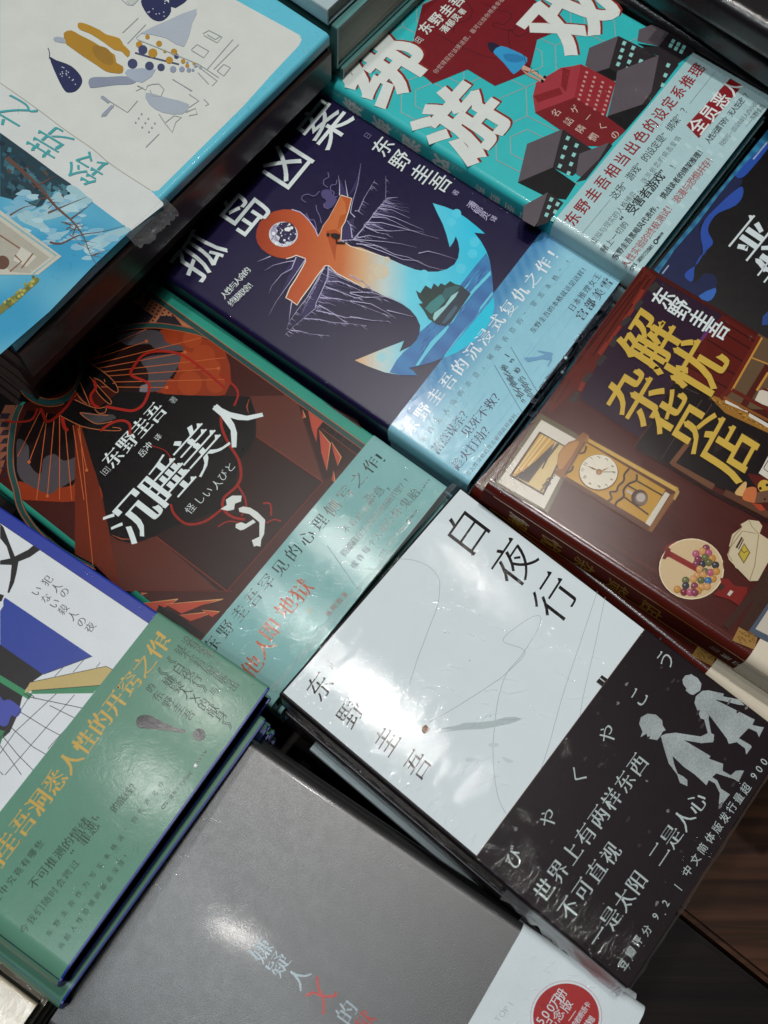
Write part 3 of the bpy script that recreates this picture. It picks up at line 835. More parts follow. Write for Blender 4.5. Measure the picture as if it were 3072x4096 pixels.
S.line(d2('465,275 650,540'), dk, .2)
S.text('从阿而来', d2((475, 685)), d2((572, 575)), 26, sal, 'song'); S.text('用', d2((360, 670)), d2((385, 650)), 28, hexc('#9fa98f'), 'song')
imprint(S, d2((800, 322)), d2((835, 272)), d2((935, 160)), d2((958, 132)), d2((972, 108)), d2((1005, 70)), dk)
red_book = book(FC, 18, hexc('#2c8a77'), M_C, [P], band=dict(y0=yb, y1=Lh + .05, col=hexc('#80adac'), prints=[S], mat=M_Cb))
tag(red_book, 'dark red and black book with hands, rays and a sea green belly band', 'book')
# ================================================================== white cover with black film-wrapped band
M_D = ink_material('white_card_wrapped', rough=0.6, spec=.1, coat=0.15, coat_rough=0.03, grain=0.12, grain_mm=1.2, wrinkle=0.20, wrinkle_mm=8, stretch=(.35, 2.2, 1), mottle=0.02)
M_Db = ink_material('black_band_wrapped', rough=0.4, coat=0.8, coat_rough=0.06, spec=.1, grain=0.12, grain_mm=0.8, wrinkle=0.5, wrinkle_mm=11, stretch=(1.5, .6, 1), mottle=0.10)
P = Print(FD)
paper = hexc('#cad4d8'); inkb = hexc('#171013'); inkg = hexc('#6b686c')
P.poly([(1.6, 1.0), (FD.w - .8, 1.0), (FD.w - .8, FD.l - .5), (1.6, FD.l - .5)], paper, mm=True)
P.chars('白夜行', [d2((1310, 190)), d3((128, 380)), d3((376, 590))], 168, inkb, 'kai')
P.chars('东野圭吾', [d2((422, 1125)), d2((607, 1285)), d2((826, 1455)), d2((1012, 1600))], 104, hexc('#2b2023'), 'kai')
P.text('［日］', d2((478, 985)), d2((512, 1022)), 26, inkg, 'songl', sx=.7)
for q in ('880,355 980,362 1080,402 1136,470 1144,540 1130,640 1085,760 1040,880 1010,960 985,1040 962,1115',):
    P.line(d2(q), hexc('#8f9496'), .22, smooth=5)
P.line(d2('1080,1340 1200,1275 1330,1195 1460,1110 1540,1050 1660,915') + d3('60,850 150,760 240,705 280,700 288,725 260,800 170,940 80,1050 30,1210 8,1380 0,1500') + d5('1474,160 1500,300 1545,392'), hexc('#8f9496'), .22, smooth=5)
P.line(d3('630,550 530,850 420,1180 340,1470 285,1635'), hexc('#8f9496'), .2, smooth=4); P.line(d3('677,585 610,900 545,1180 523,1322'), hexc('#8f9496'), .2, smooth=4)
P.poly(d2('1090,1388 1180,1372 1250,1360 1290,1345 1390,1340 1480,1330 1540,1310 1600,1308 1642,1320 1600,1340 1560,1352 1480,1368 1400,1382 1300,1386 1250,1390 1180,1398 1095,1412 1230,1382'), hexc('#aab5b8'))
P.poly(d2('1040,1370 1060,1355 1085,1380 1075,1400 1050,1412 1035,1395'), hexc('#6a4a35')); 
for (x, y) in ((1450, 1305), (1325, 968), (1160, 1255), (1175, 800), (1500, 1580)): P.disc(d2((x, y)), 2.2, hexc('#7a7576'), n=8)
for q in ('1300,1560 1340,1555 1390,1565 1370,1580 1310,1580', '1520,1550 1570,1565 1590,1580 1550,1585', '1440,1470 1490,1465 1500,1485 1450,1490'):
    P.poly(d2(q), hexc('#bcc6ca'), smooth=3)
S = Print(FD, .47)
yb = (FD.loc(2575, 2519)[1] + FD.loc(1909, 3420)[1]) / 2
bandk = hexc('#1c1418'); tx = hexc('#aab6b6'); sil = hexc('#8b9496')
M_SIL = ink_material('silver_ink', rough=0.55, grain=0.9, grain_mm=0.8, mottle=0.30, spec=0.6)
S.chars('うこやくやび', [d3((1040, 965)), d3((880, 1190)), d3((693, 1415)), d6((515, 160)), d6((335, 420)), d6((125, 660))], 76, tx, 'kai', )
S.text('世界上有两样东西', d6((310, 852)), d6((872, 96)), 84, tx, 'song'); S.text('不可直视', d6((455, 962)), d6((708, 632)), 82, tx, 'song')
S.text('一是太阳', d6((633, 1128)), d6((866, 805)), 84, tx, 'song'); S.text('二是人心', d6((1000, 632)), d6((1226, 325)), 84, tx, 'song')
S.chars('豆瓣评分9.2|中文简体版发行量超900', [d6(q) for q in ((785, 1300), (830, 1225), (870, 1160), (925, 1095), (980, 1010), (1022, 985), (1040, 930), (1115, 835), (1172, 735), (1220, 668), (1262, 602), (1308, 535), (1352, 475), (1395, 415), (1437, 355), (1480, 298), (1522, 240), (1573, 165), (1603, 122), (1632, 78))], 40, tx, 'sans')
S.poly(d3('880,1350 890,1312 930,1290 980,1296 1018,1330 1022,1362 1040,1390 1022,1398 1005,1430 988,1450 932,1440 925,1410 888,1432 900,1400'), sil, mi=1)
S.poly(d3('1010,1425 1040,1412 1100,1405 1250,1428 1300,1405 1332,1416 1326,1462 1255,1468 1150,1450 1310,1546 1300,1562 1386,1592 1383,1635 1432,1662 1462,1635 1490,1632 1512,1634 1478,1702 1450,1684 1345,1650 1320,1672 1350,1692 1372,1742 1427,1777 1370,1848 1360,1832 1366,1770 1338,1712 1300,1690 1285,1722 1215,1657 1150,1612 1080,1545 1092,1600 1112,1652 1145,1668 1170,1690 1170,1727 1125,1707 1108,1655 1058,1590 1030,1500'), sil, mi=1)
S.poly(d3('1145,1112 1140,1085 1158,1060 1190,1055 1192,1050 1205,1060 1232,1075 1255,1110 1248,1150 1225,1165 1205,1178 1185,1172 1160,1150 1165,1140'), sil, mi=1)
S.poly(d3('1222,1185 1262,1152 1300,1150 1390,1170 1385,1186 1482,1205 1516,1240 1478,1236 1380,1212 1335,1205 1410,1242 1576,1326 1562,1358 1612,1370 1632,1372 1602,1432 1590,1402 1540,1378 1480,1438 1552,1480 1558,1492 1525,1536 1518,1500 1468,1462 1420,1472 1408,1440 1282,1272 1302,1302 1298,1320 1312,1400 1332,1450 1300,1432 1272,1325 1250,1320 1213,1225'), sil, mi=1)
wr = random.Random(8)
for i in range(34):     # rubbed spots on the band
    x, y = wr.uniform(6, 140), wr.uniform(yb + 4, FD.l - 6)
    S.poly([(x + wr.uniform(.4, 1.3) * math.cos(a) * (1 + .8 * (i % 3 == 0)), y + wr.uniform(.3, .9) * math.sin(a)) for a in (0, 1, 2, 3, 4, 5)], hexc('#332c30') if i % 4 else hexc('#6d6a6e'), mm=True, smooth=2)
S.poly([(FD.loc(*d3((640, 1112)))[0], yb - 3.4), (FD.loc(*d3((690, 1085)))[0], yb - 3.2), (FD.loc(*d3((690, 1085)))[0] + .2, yb + .3), (FD.loc(*d3((640, 1112)))[0], yb + .3)], bandk, mm=True)
S.line([(FD.loc(*d3((660, 1090)))[0], yb - 3.4), (FD.loc(*d3((660, 1090)))[0], yb - .3)], hexc('#b9c2c4'), .5, mm=True)
S.line([(1, yb + .1), (FD.w - 1, yb + .1)], hexc('#5a4238'), .3, mm=True)
white_book = book(FD, 24, hexc('#1a1417'), M_D, [P], band=dict(y0=yb, y1=FD.l + .1, col=bandk, prints=[S], mat=[M_Db, M_SIL]), r=1.2, e=.8)
tag(white_book, 'white book with a black belly band showing two silver figures, wrapped in clear film', 'book')

# ================================================================== brown wood cover with the clock and the yellow title
M_E = ink_material('gloss_jacket_brown', rough=0.3, spec=.1, grain=0.9, grain_d=.00010, grain_mm=0.55, coat=0.7, coat_rough=0.13)
M_ES = ink_material('brown_spine', rough=0.7, spec=.05)
M_Eb = ink_material('cream_band_paper', rough=0.5, grain=0.2, grain_mm=0.8, coat=0.2, coat_rough=0.2)
P = Print(FE)
wood = hexc('#43150f'); wd2 = hexc('#571b13'); olive = hexc('#5b513c'); matw = hexc('#c6bfb3'); gold = hexc('#b0842f'); brd = hexc('#3a251c'); drk = hexc('#170f0f')
W, Lh = FE.w, FE.l
P.poly([(5.7, 1.2), (W - 1, 1.2), (W - 1, Lh - 1), (5.7, Lh - 1)], wood, mm=True)
rw = random.Random(11)
for i in range(150):       # wood grain
    x, y = rw.uniform(6.5, W - 3), rw.uniform(20, Lh - 22); L = rw.uniform(12, 46)
    P.line([(x, y), (x + rw.uniform(-.6, .6), y + L * .5), (x + rw.uniform(-.6, .6), y + L)], rw.choice([hexc('#34100c'), hexc('#571d14'), hexc('#3a120d'), hexc('#4f1811')]), rw.uniform(.25, .8), mm=True, smooth=2, taper=True)
P.poly(c6('905,100 985,165 720,560 600,740 540,800 350,980 330,960 535,610'), wd2)
for q in ('900,130 560,600', '930,150 600,640', '890,190 500,690', '955,165 800,390', '470,780 380,920'): P.line(c6(q), hexc('#2b0c0a'), .6)
for q in ('905,240 850,330', '860,330 790,430', '770,460 700,560', '690,560 640,630', '560,770 520,850'): P.line(c6(q), hexc('#7a2a20'), 2.2)
cur = hexc('#2a1829')
P.poly(c6('985,165 1180,280 1385,392 1330,470 1285,480 1245,545 1235,590 1160,680 1095,780 1000,960 945,1050 880,1132 690,1010 520,900 600,740 700,570 840,380 940,230'), cur)
P.poly(c6('1385,392 1330,470 1285,480 1245,545 1240,590 1290,520 1320,470'), hexc('#5d2f63'))
P.poly(c6('1100,780 1130,720 1190,680 1170,650 1110,720'), hexc('#4a2450'))
for q in ('955,215 985,240', '865,325 890,340', '790,420 812,438', '715,545 745,560', '640,655 668,675', '555,762 580,780', '480,880 508,895'): P.line(c6(q), hexc('#33302f'), 6.5)
P.poly(c6('1385,392 1605,530 1560,640 1450,850 1430,885 1380,900 1240,830 1100,782 1160,680 1235,590 1300,500'), hexc('#541610'))
for q in ('1340,470 1570,610', '1290,540 1530,690', '1230,620 1490,770', '1170,700 1440,850', '1380,430 1590,560'): P.line(c6(q), hexc('#2d0c0a'), .8)
P.poly(c6('1000,960 1100,782 1240,830 1300,890 1659,1082 1659,1400 1500,1482 1420,1462 1060,1302 860,1192 945,1050'), drk)
for q in ('850,1190 960,1040', '1005,1280 1110,1110', '1260,905 1190,1010', '1320,930 1270,1010', '1060,790 1240,870'): P.line(c6(q), hexc('#4a3a33'), .35)
for q in ('1340,1150 1420,1130 1400,1190 1330,1230', '1500,1100 1600,1150 1560,1220 1470,1180', '1440,1250 1520,1290 1480,1350 1410,1310'): P.poly(c6(q), hexc('#2a1d1a'))
P.poly(c6('1280,862 1380,898 1659,1052 1659,1105 1400,985'), hexc('#8f6327'))
for i in range(60):
    t = rw.random(); x = 1300 + 350 * t; y = 885 + 195 * t + rw.uniform(-12, 14); P.line(c6('%f,%f %f,%f' % (x, y, x + 9, y + 5)), rw.choice([hexc('#5e3f18'), hexc('#b98a3c')]), .5)
P.poly(c6('1600,505 1659,540 1659,965 1560,962 1395,888 1450,830'), hexc('#5c4733'))
P.poly(c6('1605,850 1659,838 1659,945 1575,915'), hexc('#c2b9aa')); P.poly(c6('1400,905 1545,962 1535,982 1400,925'), matw); P.poly(c6('1545,985 1659,1050 1659,1075 1540,1005'), matw)
for q, w_, c_ in (('1610,525 1420,855 1370,900', 2.6, '#5e2013'), ('1622,530 1440,850', 1.0, '#b5813a'), ('1659,700 1560,860 1500,960', 3.4, '#4a1a12'), ('1659,740 1590,850', 1.2, '#b5813a'), ('1440,845 1659,965', 2.2, '#5a1d12'), ('1555,650 1659,690', .8, '#b5813a'), ('1390,890 1659,1030', 1.6, '#7b4a20'), ('1659,850 1625,838', 1.4, '#5a1d12')):
    P.line(c6(q), hexc(c_), w_)
P.line(c6('1182,1158 1075,1295'), hexc('#6b4630'), 2.4); P.line(c6('1075,1292 1330,1432'), hexc('#64402b'), 3.4); P.line(c6('1395,1462 1659,1600'), hexc('#563524'), 3.6)
P.line(c6('860,1195 1060,1305 1330,1470 1659,1640'), hexc('#240d0b'), 2.2)
# shelf things
P.poly(e8('1085,1762 1180,1775 1265,1790 1265,1905 1180,1900 1140,1850'), hexc('#501512'), smooth=3)
P.poly(e8('970,1925 1050,1835 1075,1850 1050,1950 1010,1955'), hexc('#c49a62'), smooth=3); P.poly(e8('1050,1920 1090,1880 1160,1890 1150,2005 1120,2015 1040,1985'), hexc('#b5653a'), smooth=3)
P.disc(e8((1230, 1872)), 58 * e8.s, hexc('#b8963a')); P.disc(e8((1195, 1890)), 14 * e8.s, drk, n=10); P.disc(e8((1255, 1860)), 14 * e8.s, drk, n=10)
P.poly(e8('1165,1925 1265,1905 1265,2012 1145,2020'), hexc('#644635')); P.disc(e8((1235, 1985)), 10 * e8.s, drk, n=10)
P.poly(e8('1210,1705 1265,1600 1265,1810 1180,1755'), matw); P.line(e8('1225,1710 1265,1640'), brd, .4); P.line(e8('1225,1715 1265,1745'), brd, .4)
P.poly(e8('1120,2020 1200,2030 1240,2080 1190,2090'), hexc('#9a3a22'))
# painting
P.poly(e7('432,420 725,588 480,1085 120,892'), olive)
P.poly(e7('440,465 692,606 458,1056 152,880'), matw)
P.poly(e7('428,542 612,645 455,968 228,836'), brd)
P.poly(e7('432,556 596,646 450,950 246,832'), hexc('#c0a873'))
P.poly(e7('432,556 530,608 410,730 276,838 246,832'), hexc('#b5883c'))
for q in ('470,575 300,800', '500,590 350,770', '450,565 262,820'): P.line(e7(q), hexc('#c9b078'), .8)
P.poly(e7('532,610 500,680 430,770 350,882 262,840 330,795 400,738'), hexc('#3b302c')); P.line(e7('555,625 480,720 445,790'), hexc('#3b302c'), .8); P.line(e7('548,622 440,760 350,880'), hexc('#4a3a30'), .9)
for i in range(40):
    t = rw.random(); x = 450 + 75 * t + rw.uniform(-18, 12); y = 935 - 110 * t + rw.uniform(-16, 16)
    P.disc(e7((x, y)), 3.4, hexc('#3b302c'), n=6)
# wall clock
P.poly(e7('715,548 757,570 600,832 568,852 522,822 545,790 545,742 552,692 580,650 622,612 662,600'), hexc('#7c4e28'))
P.poly(e7('560,690 600,640 655,612 690,620 580,790 548,770'), hexc('#a3723a'), smooth=2)
P.poly(e7('738,572 1350,912 1348,962 1168,1214 1132,1200 572,852'), hexc('#552f1c'))
P.poly(e7('738,618 1262,930 1132,1150 602,838'), gold)
P.poly(e7('752,588 1348,920 1340,948 745,610'), hexc('#b8954a'))
P.poly(e7('742,570 757,580 600,850 575,845'), hexc('#8d5c33')); P.line(e7('728,612 590,838'), hexc('#3a1f14'), .6)
P.poly(e7('1020,790 1000,830 985,840 980,880 940,935 895,940 905,985 880,1005 935,1035 945,1020 1000,990 990,950 1010,900 1040,880 1065,870 1070,825'), hexc('#a3772f'))
for q in ('1022,788 990,828 985,870 950,905 935,940 895,945 905,985 880,1005', '1072,826 1068,868 1020,890 985,930 985,975 940,1010 930,1035', '738,640 725,680 690,690', '605,820 640,800 650,770'):
    P.line(e7(q), hexc('#2a1614'), 1.0, smooth=4)
for q in ('1068,868 1250,972', '985,975 1150,1095', '1010,900 1080,940'): P.line(e7(q), hexc('#3a2214'), .9)
P.poly(e7('1262,942 1292,960 1160,1172 1128,1150'), hexc('#c2bba9')); P.poly(e7('1300,962 1345,950 1172,1212 1148,1196'), hexc('#7c4e2c')); P.poly(e7('1335,905 1356,945 1325,1000 1312,990 1330,945'), hexc('#a8884a'))
dial = [e7((819 + 126 * math.cos(a * .19635), 812 + 115 * math.sin(a * .19635))) for a in range(32)]
P.poly([e7((819 + 132 * math.cos(a * .19635), 816 + 121 * math.sin(a * .19635))) for a in range(32)], hexc('#6a4020'))
P.poly(dial, hexc('#cfc6b4'))
for n_, q in zip(('12', '1', '2', '3', '4', '5', '6', '7', '8', '9', '10', '11'), ((730, 760), (772, 720), (820, 713), (872, 728), (910, 775), (920, 815), (904, 860), (873, 900), (822, 908), (763, 890), (726, 847), (712, 797))):
    if len(n_) == 1: P.chars(n_, [e7(q)], 16, brd, 'bold')
    else: P.text(n_, e7((q[0] - 4, q[1] + 5)), e7((q[0] + 4, q[1] - 5)), 15, brd, 'bold')
P.poly(e7('820,805 780,795 740,770 785,785'), hexc('#6a4020')); P.poly(e7('822,812 850,795 890,780 860,802'), hexc('#8a6a45')); P.line(e7('822,812 930,812'), brd, .35)
P.disc(e7((821, 812)), 20 * e7.s, hexc('#7c4e28'), n=14); P.disc(e7((821, 812)), 12 * e7.s, hexc('#a3723a'), n=12)
P.line(e7('1005,935 1060,965'), hexc('#a8a095'), 1.5); P.disc(e7((1090, 984)), 56 * e7.s, hexc('#4a3028')); P.disc(e7((1100, 990)), 44 * e7.s, hexc('#6f5a4c')); P.disc(e7((1098, 982)), 30 * e7.s, hexc('#a79d92'), n=14)
# gumball globe
gl_ = [d3((1195 + 193 * math.cos(a * .2244), 418 + 181 * math.sin(a * .2244))) for a in range(28)]
P.poly(d3('1028,330 1040,280 1100,248 1120,255 1060,300 1055,345'), hexc('#7a1d18'))
P.poly(gl_, hexc('#c0a680')); P.line(gl_, hexc('#d8c9a8'), .5)
P.line(d3('1045,318 1240,425'), hexc('#7f1f1a'), 3.0); P.poly(d3('1018,355 1050,282 1072,300 1062,320 1078,350 1050,345 1035,362'), hexc('#6a1714'))
P.poly(d3('1368,470 1400,478 1418,478 1435,500 1455,520 1532,528 1530,560 1480,640 1430,605 1330,575 1375,520'), hexc('#701914'))
P.poly(d3('1380,505 1400,520 1375,550 1358,540'), brd); P.poly(d3('1430,545 1448,555 1425,582 1410,572'), hexc('#b5b0a5'))
cols = [hexc(h) for h in ('#b57f35', '#a84f6c', '#376490', '#6f202a', '#5f6036', '#c08a52', '#7a3045', '#33303a')]
for i, q in enumerate(((1283, 293), (1222, 327), (1262, 312), (1298, 322), (1235, 360), (1278, 350), (1320, 355), (1225, 387), (1260, 390), (1300, 380), (1340, 395), (1245, 420), (1278, 435), (1310, 440), (1345, 433), (1325, 478), (1230, 460), (1265, 455), (1207, 480), (1252, 487), (1160, 487), (1295, 490), (1160, 520), (1213, 522), (1255, 528), (1290, 525), (1110, 542), (1150, 558), (1187, 560), (1235, 550), (1215, 562))):
    c_ = rw.choice(cols)
    P.disc(d3(q), 23 * Q, mix(c_, BLACK, .35), n=14); P.disc((d3(q)[0] - 1.5, d3(q)[1] - 1.5), 18.5 * Q, c_, n=12); P.disc((d3(q)[0] - 4, d3(q)[1] - 4), 5 * Q, mix(c_, WHITE, .45), n=8)
# telephone
cream = hexc('#bdae90')
P.poly(d3('1410,330 1440,275 1420,285 1440,210 1500,165 1490,150 1540,122 1600,130 1622,160 1605,205 1650,235 1659,240 1659,372 1595,490 1545,492 1420,362'), cream)
P.line(d3('1440,275 1500,190 1560,200 1600,210 1575,400 1545,490'), hexc('#7d6a4c'), .35); P.line(d3('1540,122 1560,165 1600,205'), hexc('#8d7a58'), .4); P.line(d3('1500,165 1450,225 1415,330 1440,370'), hexc('#8d7a58'), .45)
P.poly(d3('1512,262 1550,320 1510,388 1474,330'), hexc('#6e5c28')); P.poly(d3('1512,272 1541,320 1510,376 1483,330'), hexc('#b09a3a')); P.line(d3('1490,300 1512,322 1528,310'), brd, .4)
P.line(d3('1465,292 1500,228'), brd, .9); P.line(d3('1478,300 1508,240'), brd, .5); P.line(d3('1450,380 1465,410 1480,415'), cream, .8)
P.line(d3('1659,430 1560,580 1400,770'), hexc('#38201a'), 3.2); P.poly(d3('1659,440 1659,640 1545,800 1480,770'), hexc('#38221a'))
P.poly(d3('1480,768 1592,832 1572,905 1440,850'), hexc('#8f6c38')); P.poly(d3('1659,620 1535,800 1659,862'), hexc('#47505f')); P.poly(d3('1659,660 1580,780 1659,820'), hexc('#b5aca0'))
for i in range(50): P.line(d3('%f,%f %f,%f' % ((lambda x, y: (x, y, x + 12, y + 6))(1470 + rw.uniform(0, 100), 790 + rw.uniform(0, 70)))), hexc('#6b4c22'), .4)
yel = hexc('#bf9f43')
for off_, c_ in ((3.0, hexc('#3a2210')), (0, yel)):
    P.chars('解忧杂货店', [(a + off_, b + off_ * .7) for a, b in (e8((222, 590)), e8((640, 825)), c6((862, 885)), e8((512, 1300)), e8((912, 1545)))], 214, c_, 'brush')
P.chars('东野圭吾', [e8((335, 212)), e8((485, 305)), e8((660, 402)), e8((816, 492))], 80, hexc('#cdd6d6'), 'bold')
S = Print(FE, .47)
yb = FE.loc(2973, 2668)[1]
S.poly([(5.7, yb + .02), (W - 1, yb + .02), (W - 1, Lh - .1), (5.7, Lh - .1)], hexc('#c4b9a5'), mm=True)
T = 24
def spine_loc(x, z): return (x, z)
# gold title on the spine face
SP = Print(FE, 0.0)
class SpinePrint(Print):
    """print on the spine's outer face: x runs along the book, y up its thickness"""
    def finish(s, off=.05):
        s.v = [(-off - z * .2, -x, y) for x, y, z in s.v]
SP = SpinePrint(FE, .05)
SP.line([(6, 3.4), (Lh - 36, 3.4)], hexc('#b5762f'), .8, mm=True); SP.line([(6, 20.0), (Lh - 36, 20.0)], hexc('#b5762f'), .8, mm=True)
for i, ch in enumerate('解忧杂货店'): SP.chars(ch, [(22 + i * 19, 14)], 12, hexc('#7d5c1e'), 'brush', mm=True, rot=-math.pi / 2)
for i, ch in enumerate('南海出版公司'): SP.chars(ch, [(132 + i * 6.2, 11.5)], 5.2, hexc('#6f6a62'), 'sans', mm=True, rot=-math.pi / 2)
SP.finish()
brown_book = book(FE, T, hexc('#4a1610'), M_E, [P, SP], band=dict(y0=yb, y1=Lh + .05, col=hexc('#c4b9a5'), prints=[S], mat=M_Eb), r=5.6, spine_mat=M_ES)
tag(brown_book, 'glossy brown book with a yellow title, wall clock and gumball jar, topmost', 'book')

# ================================================================== white and blue cover with the green band
M_F = ink_material('matt_card_white', rough=0.5, grain=0.2, grain_mm=0.8, coat=0.2, coat_rough=0.2)
M_Fb = ink_material('green_band_paper', rough=0.36, spec=.12, grain=0.9, grain_d=.0001, grain_mm=0.5, coat=0.22, coat_rough=0.15, wrinkle=0.10, wrinkle_mm=8)
P = Print(FF)
W, Lh = FF.w, FF.l
blu = hexc('#22398f'); ply = hexc('#c9ced3'); gln = hexc('#2a2228')
P.poly([(10.6, 1), (W - 6.4, 1), (W - 6.4, Lh - 1), (10.6, Lh - 1)], ply, mm=True)
P.poly(d1('0,640 30,588 560,945 260,1052 0,872'), blu)
P.poly(d1('-20,600 20,580 20,640 -20,700'), ply)
P.poly(d1('-30,865 0,872 260,1052 188,1102 142,1160 110,1290 60,1400 -30,1480'), hexc('#120e14'))
P.poly(d1('-10,1180 20,1210 60,1205 130,1262 100,1312 70,1300 40,1362 -10,1340'), hexc('#3b449a'), smooth=3)
P.line(d1('-20,1065 70,1120 185,1190'), hexc('#2f7f55'), 2.6); P.poly(d1('-20,1380 30,1395 0,1480 -20,1490'), hexc('#2f6f4a'))
P.poly(d1('552,945 650,1003 240,1082 262,1052'), ply); P.line(d1('552,945 262,1052'), gln, .35); P.line(d1('505,965 440,1040'), gln, .3); P.line(d1('605,980 580,1012'), gln, .3); P.line(d1('380,1010 330,1065'), gln, .3)
P.poly(d1('182,1100 640,1003 678,1022 605,1120 190,1152 145,1166'), hexc('#b09c63')); P.line(d1('182,1100 640,1003 678,1022'), gln, .3); P.line(d1('605,1118 190,1150'), gln, .35)
P.poly(d1('190,1152 605,1120 560,1166 190,1170'), hexc('#357a55'))
P.line(d1('145,1166 185,1190 500,1256'), gln, .35); P.line(d1('120,1280 210,1328 520,1450'), gln, .3) if False else None
for q in ('190,1165 130,1260 0,1440', '340,1168 90,1400 0,1530', '450,1175 30,1659', '560,1200 290,1500', '125,1280 270,1370 420,1450', '70,1375 200,1490 320,1560', '20,1430 110,1540 210,1640', '0,1480 60,1560 130,1659', '215,1200 180,1165', '300,1240 480,1330', '500,1256 320,1480', '0,1640 20,1659'):
    P.line(d1(q), gln, .32)
P.poly(d1('0,140 22,165 50,240 90,340 170,300 238,242 250,262 240,280 256,292 180,345 112,372 100,440 85,500 55,562 45,558 62,480 70,392 0,390 0,365 62,352 40,280 0,230'), hexc('#0f0c10'))
P.poly(d1('-20,560 25,575 10,610 -20,620'), hexc('#0f0c10'))
pen = hexc('#4e4a55')
P.chars('犯人の', [d1((285, 487)), d1((340, 528)), d1((388, 558))], 40, pen, 'kai')
P.chars('いない殺人の夜', [d1((222, 550)), d1((278, 593)), d1((330, 625)), d1((382, 660)), d1((440, 697)), d1((492, 735)), d1((545, 768))], 40, pen, 'kai')
P.poly([(W - 6.4, .8), (W - 1.2, .8), (W - 1.2, Lh - .8), (W - 6.4, Lh - .8)], hexc('#1d3190'), mm=True)
P.line([(W - 6.4, 1), (W - 6.4, Lh - 1)], hexc('#15183a'), .25, mm=True)
S = Print(FF, .47)
yb = (FF.loc(636, 2451)[1] + FF.loc(199, 2996)[1] + FF.loc(0, 3241)[1]) / 3
grn = hexc('#55826f'); gd = hexc('#b8984a'); td = hexc('#263a33')
S.text('圭吾洞悉人性的开窍之作', d4((42, 578)), d1((955, 888)), 96, gd, 'songb'); S.chars('！', [d1((1010, 800))], 88, gd, 'songb')
S.chars('野', [d4((-40, 690))], 100, gd, 'songb')
S.text('没有这本书，', d1((1128, 848)), d1((1308, 960)), 36, td, 'songb')
S.text('就不会有后来能写出', d1((1085, 905)), d1((1412, 1125)), 38, td, 'song')
S.text('《白夜行》', d1((1025, 985)), d1((1235, 1118)), 46, td, 'song'); S.chars('与', [d1((1292, 1155))], 36, td, 'song')
S.text('《嫌疑人X的献身》', d1((968, 1055)), d1((1388, 1342)), 46, td, 'song')
S.chars('的', [d1((910, 1135))], 34, td, 'song'); S.text('东野圭吾', d1((955, 1185)), d1((1140, 1298)), 44, td, 'song')
S.poly(d1('822,1345 832,1312 868,1298 915,1305 980,1340 1050,1372 1114,1388 1108,1406 1020,1394 930,1384 862,1380 832,1368'), hexc('#26262c'), smooth=3)
S.disc(d1((1202, 1418)), 38 * Q, hexc('#26262c'))
S.text('人性中究竟有哪些', d4((-60, 960)), d4((238, 578)), 36, td, 'song'); S.text('不可推测的情绪，', d4((208, 808)), d4((558, 392)), 47, td, 'song')
S.text('今我们随时会跨过', d4((150, 1085)), d4((450, 700)), 38, td, 'songl'); S.text('“罪恶”', d4((462, 610)), d4((612, 412)), 50, td, 'song'); S.text('的底线？', d4((697, 352)), d4((812, 218)), 38, td, 'song')
S.text('东野圭吾作为写实本格派”的先声之作！', d4((300, 1110)), d4((1012, 162)), 27, td, 'songl'); S.text('远超人性恐惧的罪恶深度！', d4((370, 1185)), d4((768, 640)), 26, td, 'songl')
imprint(S, d4((995, 340)), d4((1035, 290)), d4((1150, 145)), d4((1180, 100)), d4((1195, 78)), d4((1238, 20)), td)
green_book = book(FF, 22, hexc('#1d3190'), M_F, [P], band=dict(y0=yb, y1=Lh - .7, col=grn, prints=[S], mat=M_Fb), r=10.5)
tag(green_book, 'white and blue book with a green belly band lettered in gold, topmost', 'book')

# ================================================================== dark grained cover
M_G = ink_material('dark_leather_paper', rough=0.37, grain=1.0, grain_d=.00020, grain_mm=0.5, coat=0.08, coat_rough=0.08, spec=0.8, metal=0.7, wrinkle=.05, wrinkle_mm=6)
M_Gb = ink_material('white_band_wrapped', rough=0.5, grain=0.15, grain_mm=1.0, coat=0.5, coat_rough=0.1, wrinkle=0.3, wrinkle_mm=14)
P = Print(FG)
W, Lh = FG.w, FG.l
tg = hexc('#717b80'); red = hexc('#7d3230')
P.chars('嫌疑人', [d5((70, 1215)), d5((172, 1300)), d5((295, 1378))], 88, tg, 'song')
P.line(d5('405,1372 412,1440 440,1500 445,1580 435,1600'), red, 1.1, smooth=4); P.line(d5('335,1490 380,1470 440,1490 510,1490 515,1465'), red, 1.1, smooth=4)
P.chars('的', [d5((585, 1588))], 84, tg, 'song'); P.chars('献', [d5((695, 1650))], 84, red, 'song')
S = Print(FG, .47)
yb = (FG.loc(2100, 3712)[1] + FG.loc(1862, 4096)[1]) / 2
wh = hexc('#c3cdd2'); rd_ = hexc('#981c1f')
C0 = d6((440, 1612))
S.disc(C0, 143, hexc('#a23a3a'), n=48); S.disc(C0, 141.4, wh, n=48); S.disc(C0, 132, rd_, n=48)
S.text('500万册', d6((285, 1640)), d6((408, 1482)), 48, wh, 'sans'); S.text('纪念版', d6((345, 1665)), d6((443, 1548)), 46, wh, 'sans')
S.line(d6('455,1640 498,1578'), wh, .25); S.text('读者寄语卡', d6((490, 1665)), d6((567, 1545)), 28, wh, 'sans'); S.text('随书赠', d6((545, 1690)), d6((590, 1635)), 32, wh, 'sans')
S.text('TOP1', d5((1495, 1628)), d5((1572, 1535)), 34, hexc('#9aa6ab'), 'light')
grey_book = book(FG, 22, hexc('#4d4d4e'), M_G, [P], band=dict(y0=yb, y1=Lh + .05, col=wh, prints=[S], mat=M_Gb), r=5.0, e=5.0)
tag(grey_book, 'dark grey grained book with a white belly band and round red seal, topmost', 'book')

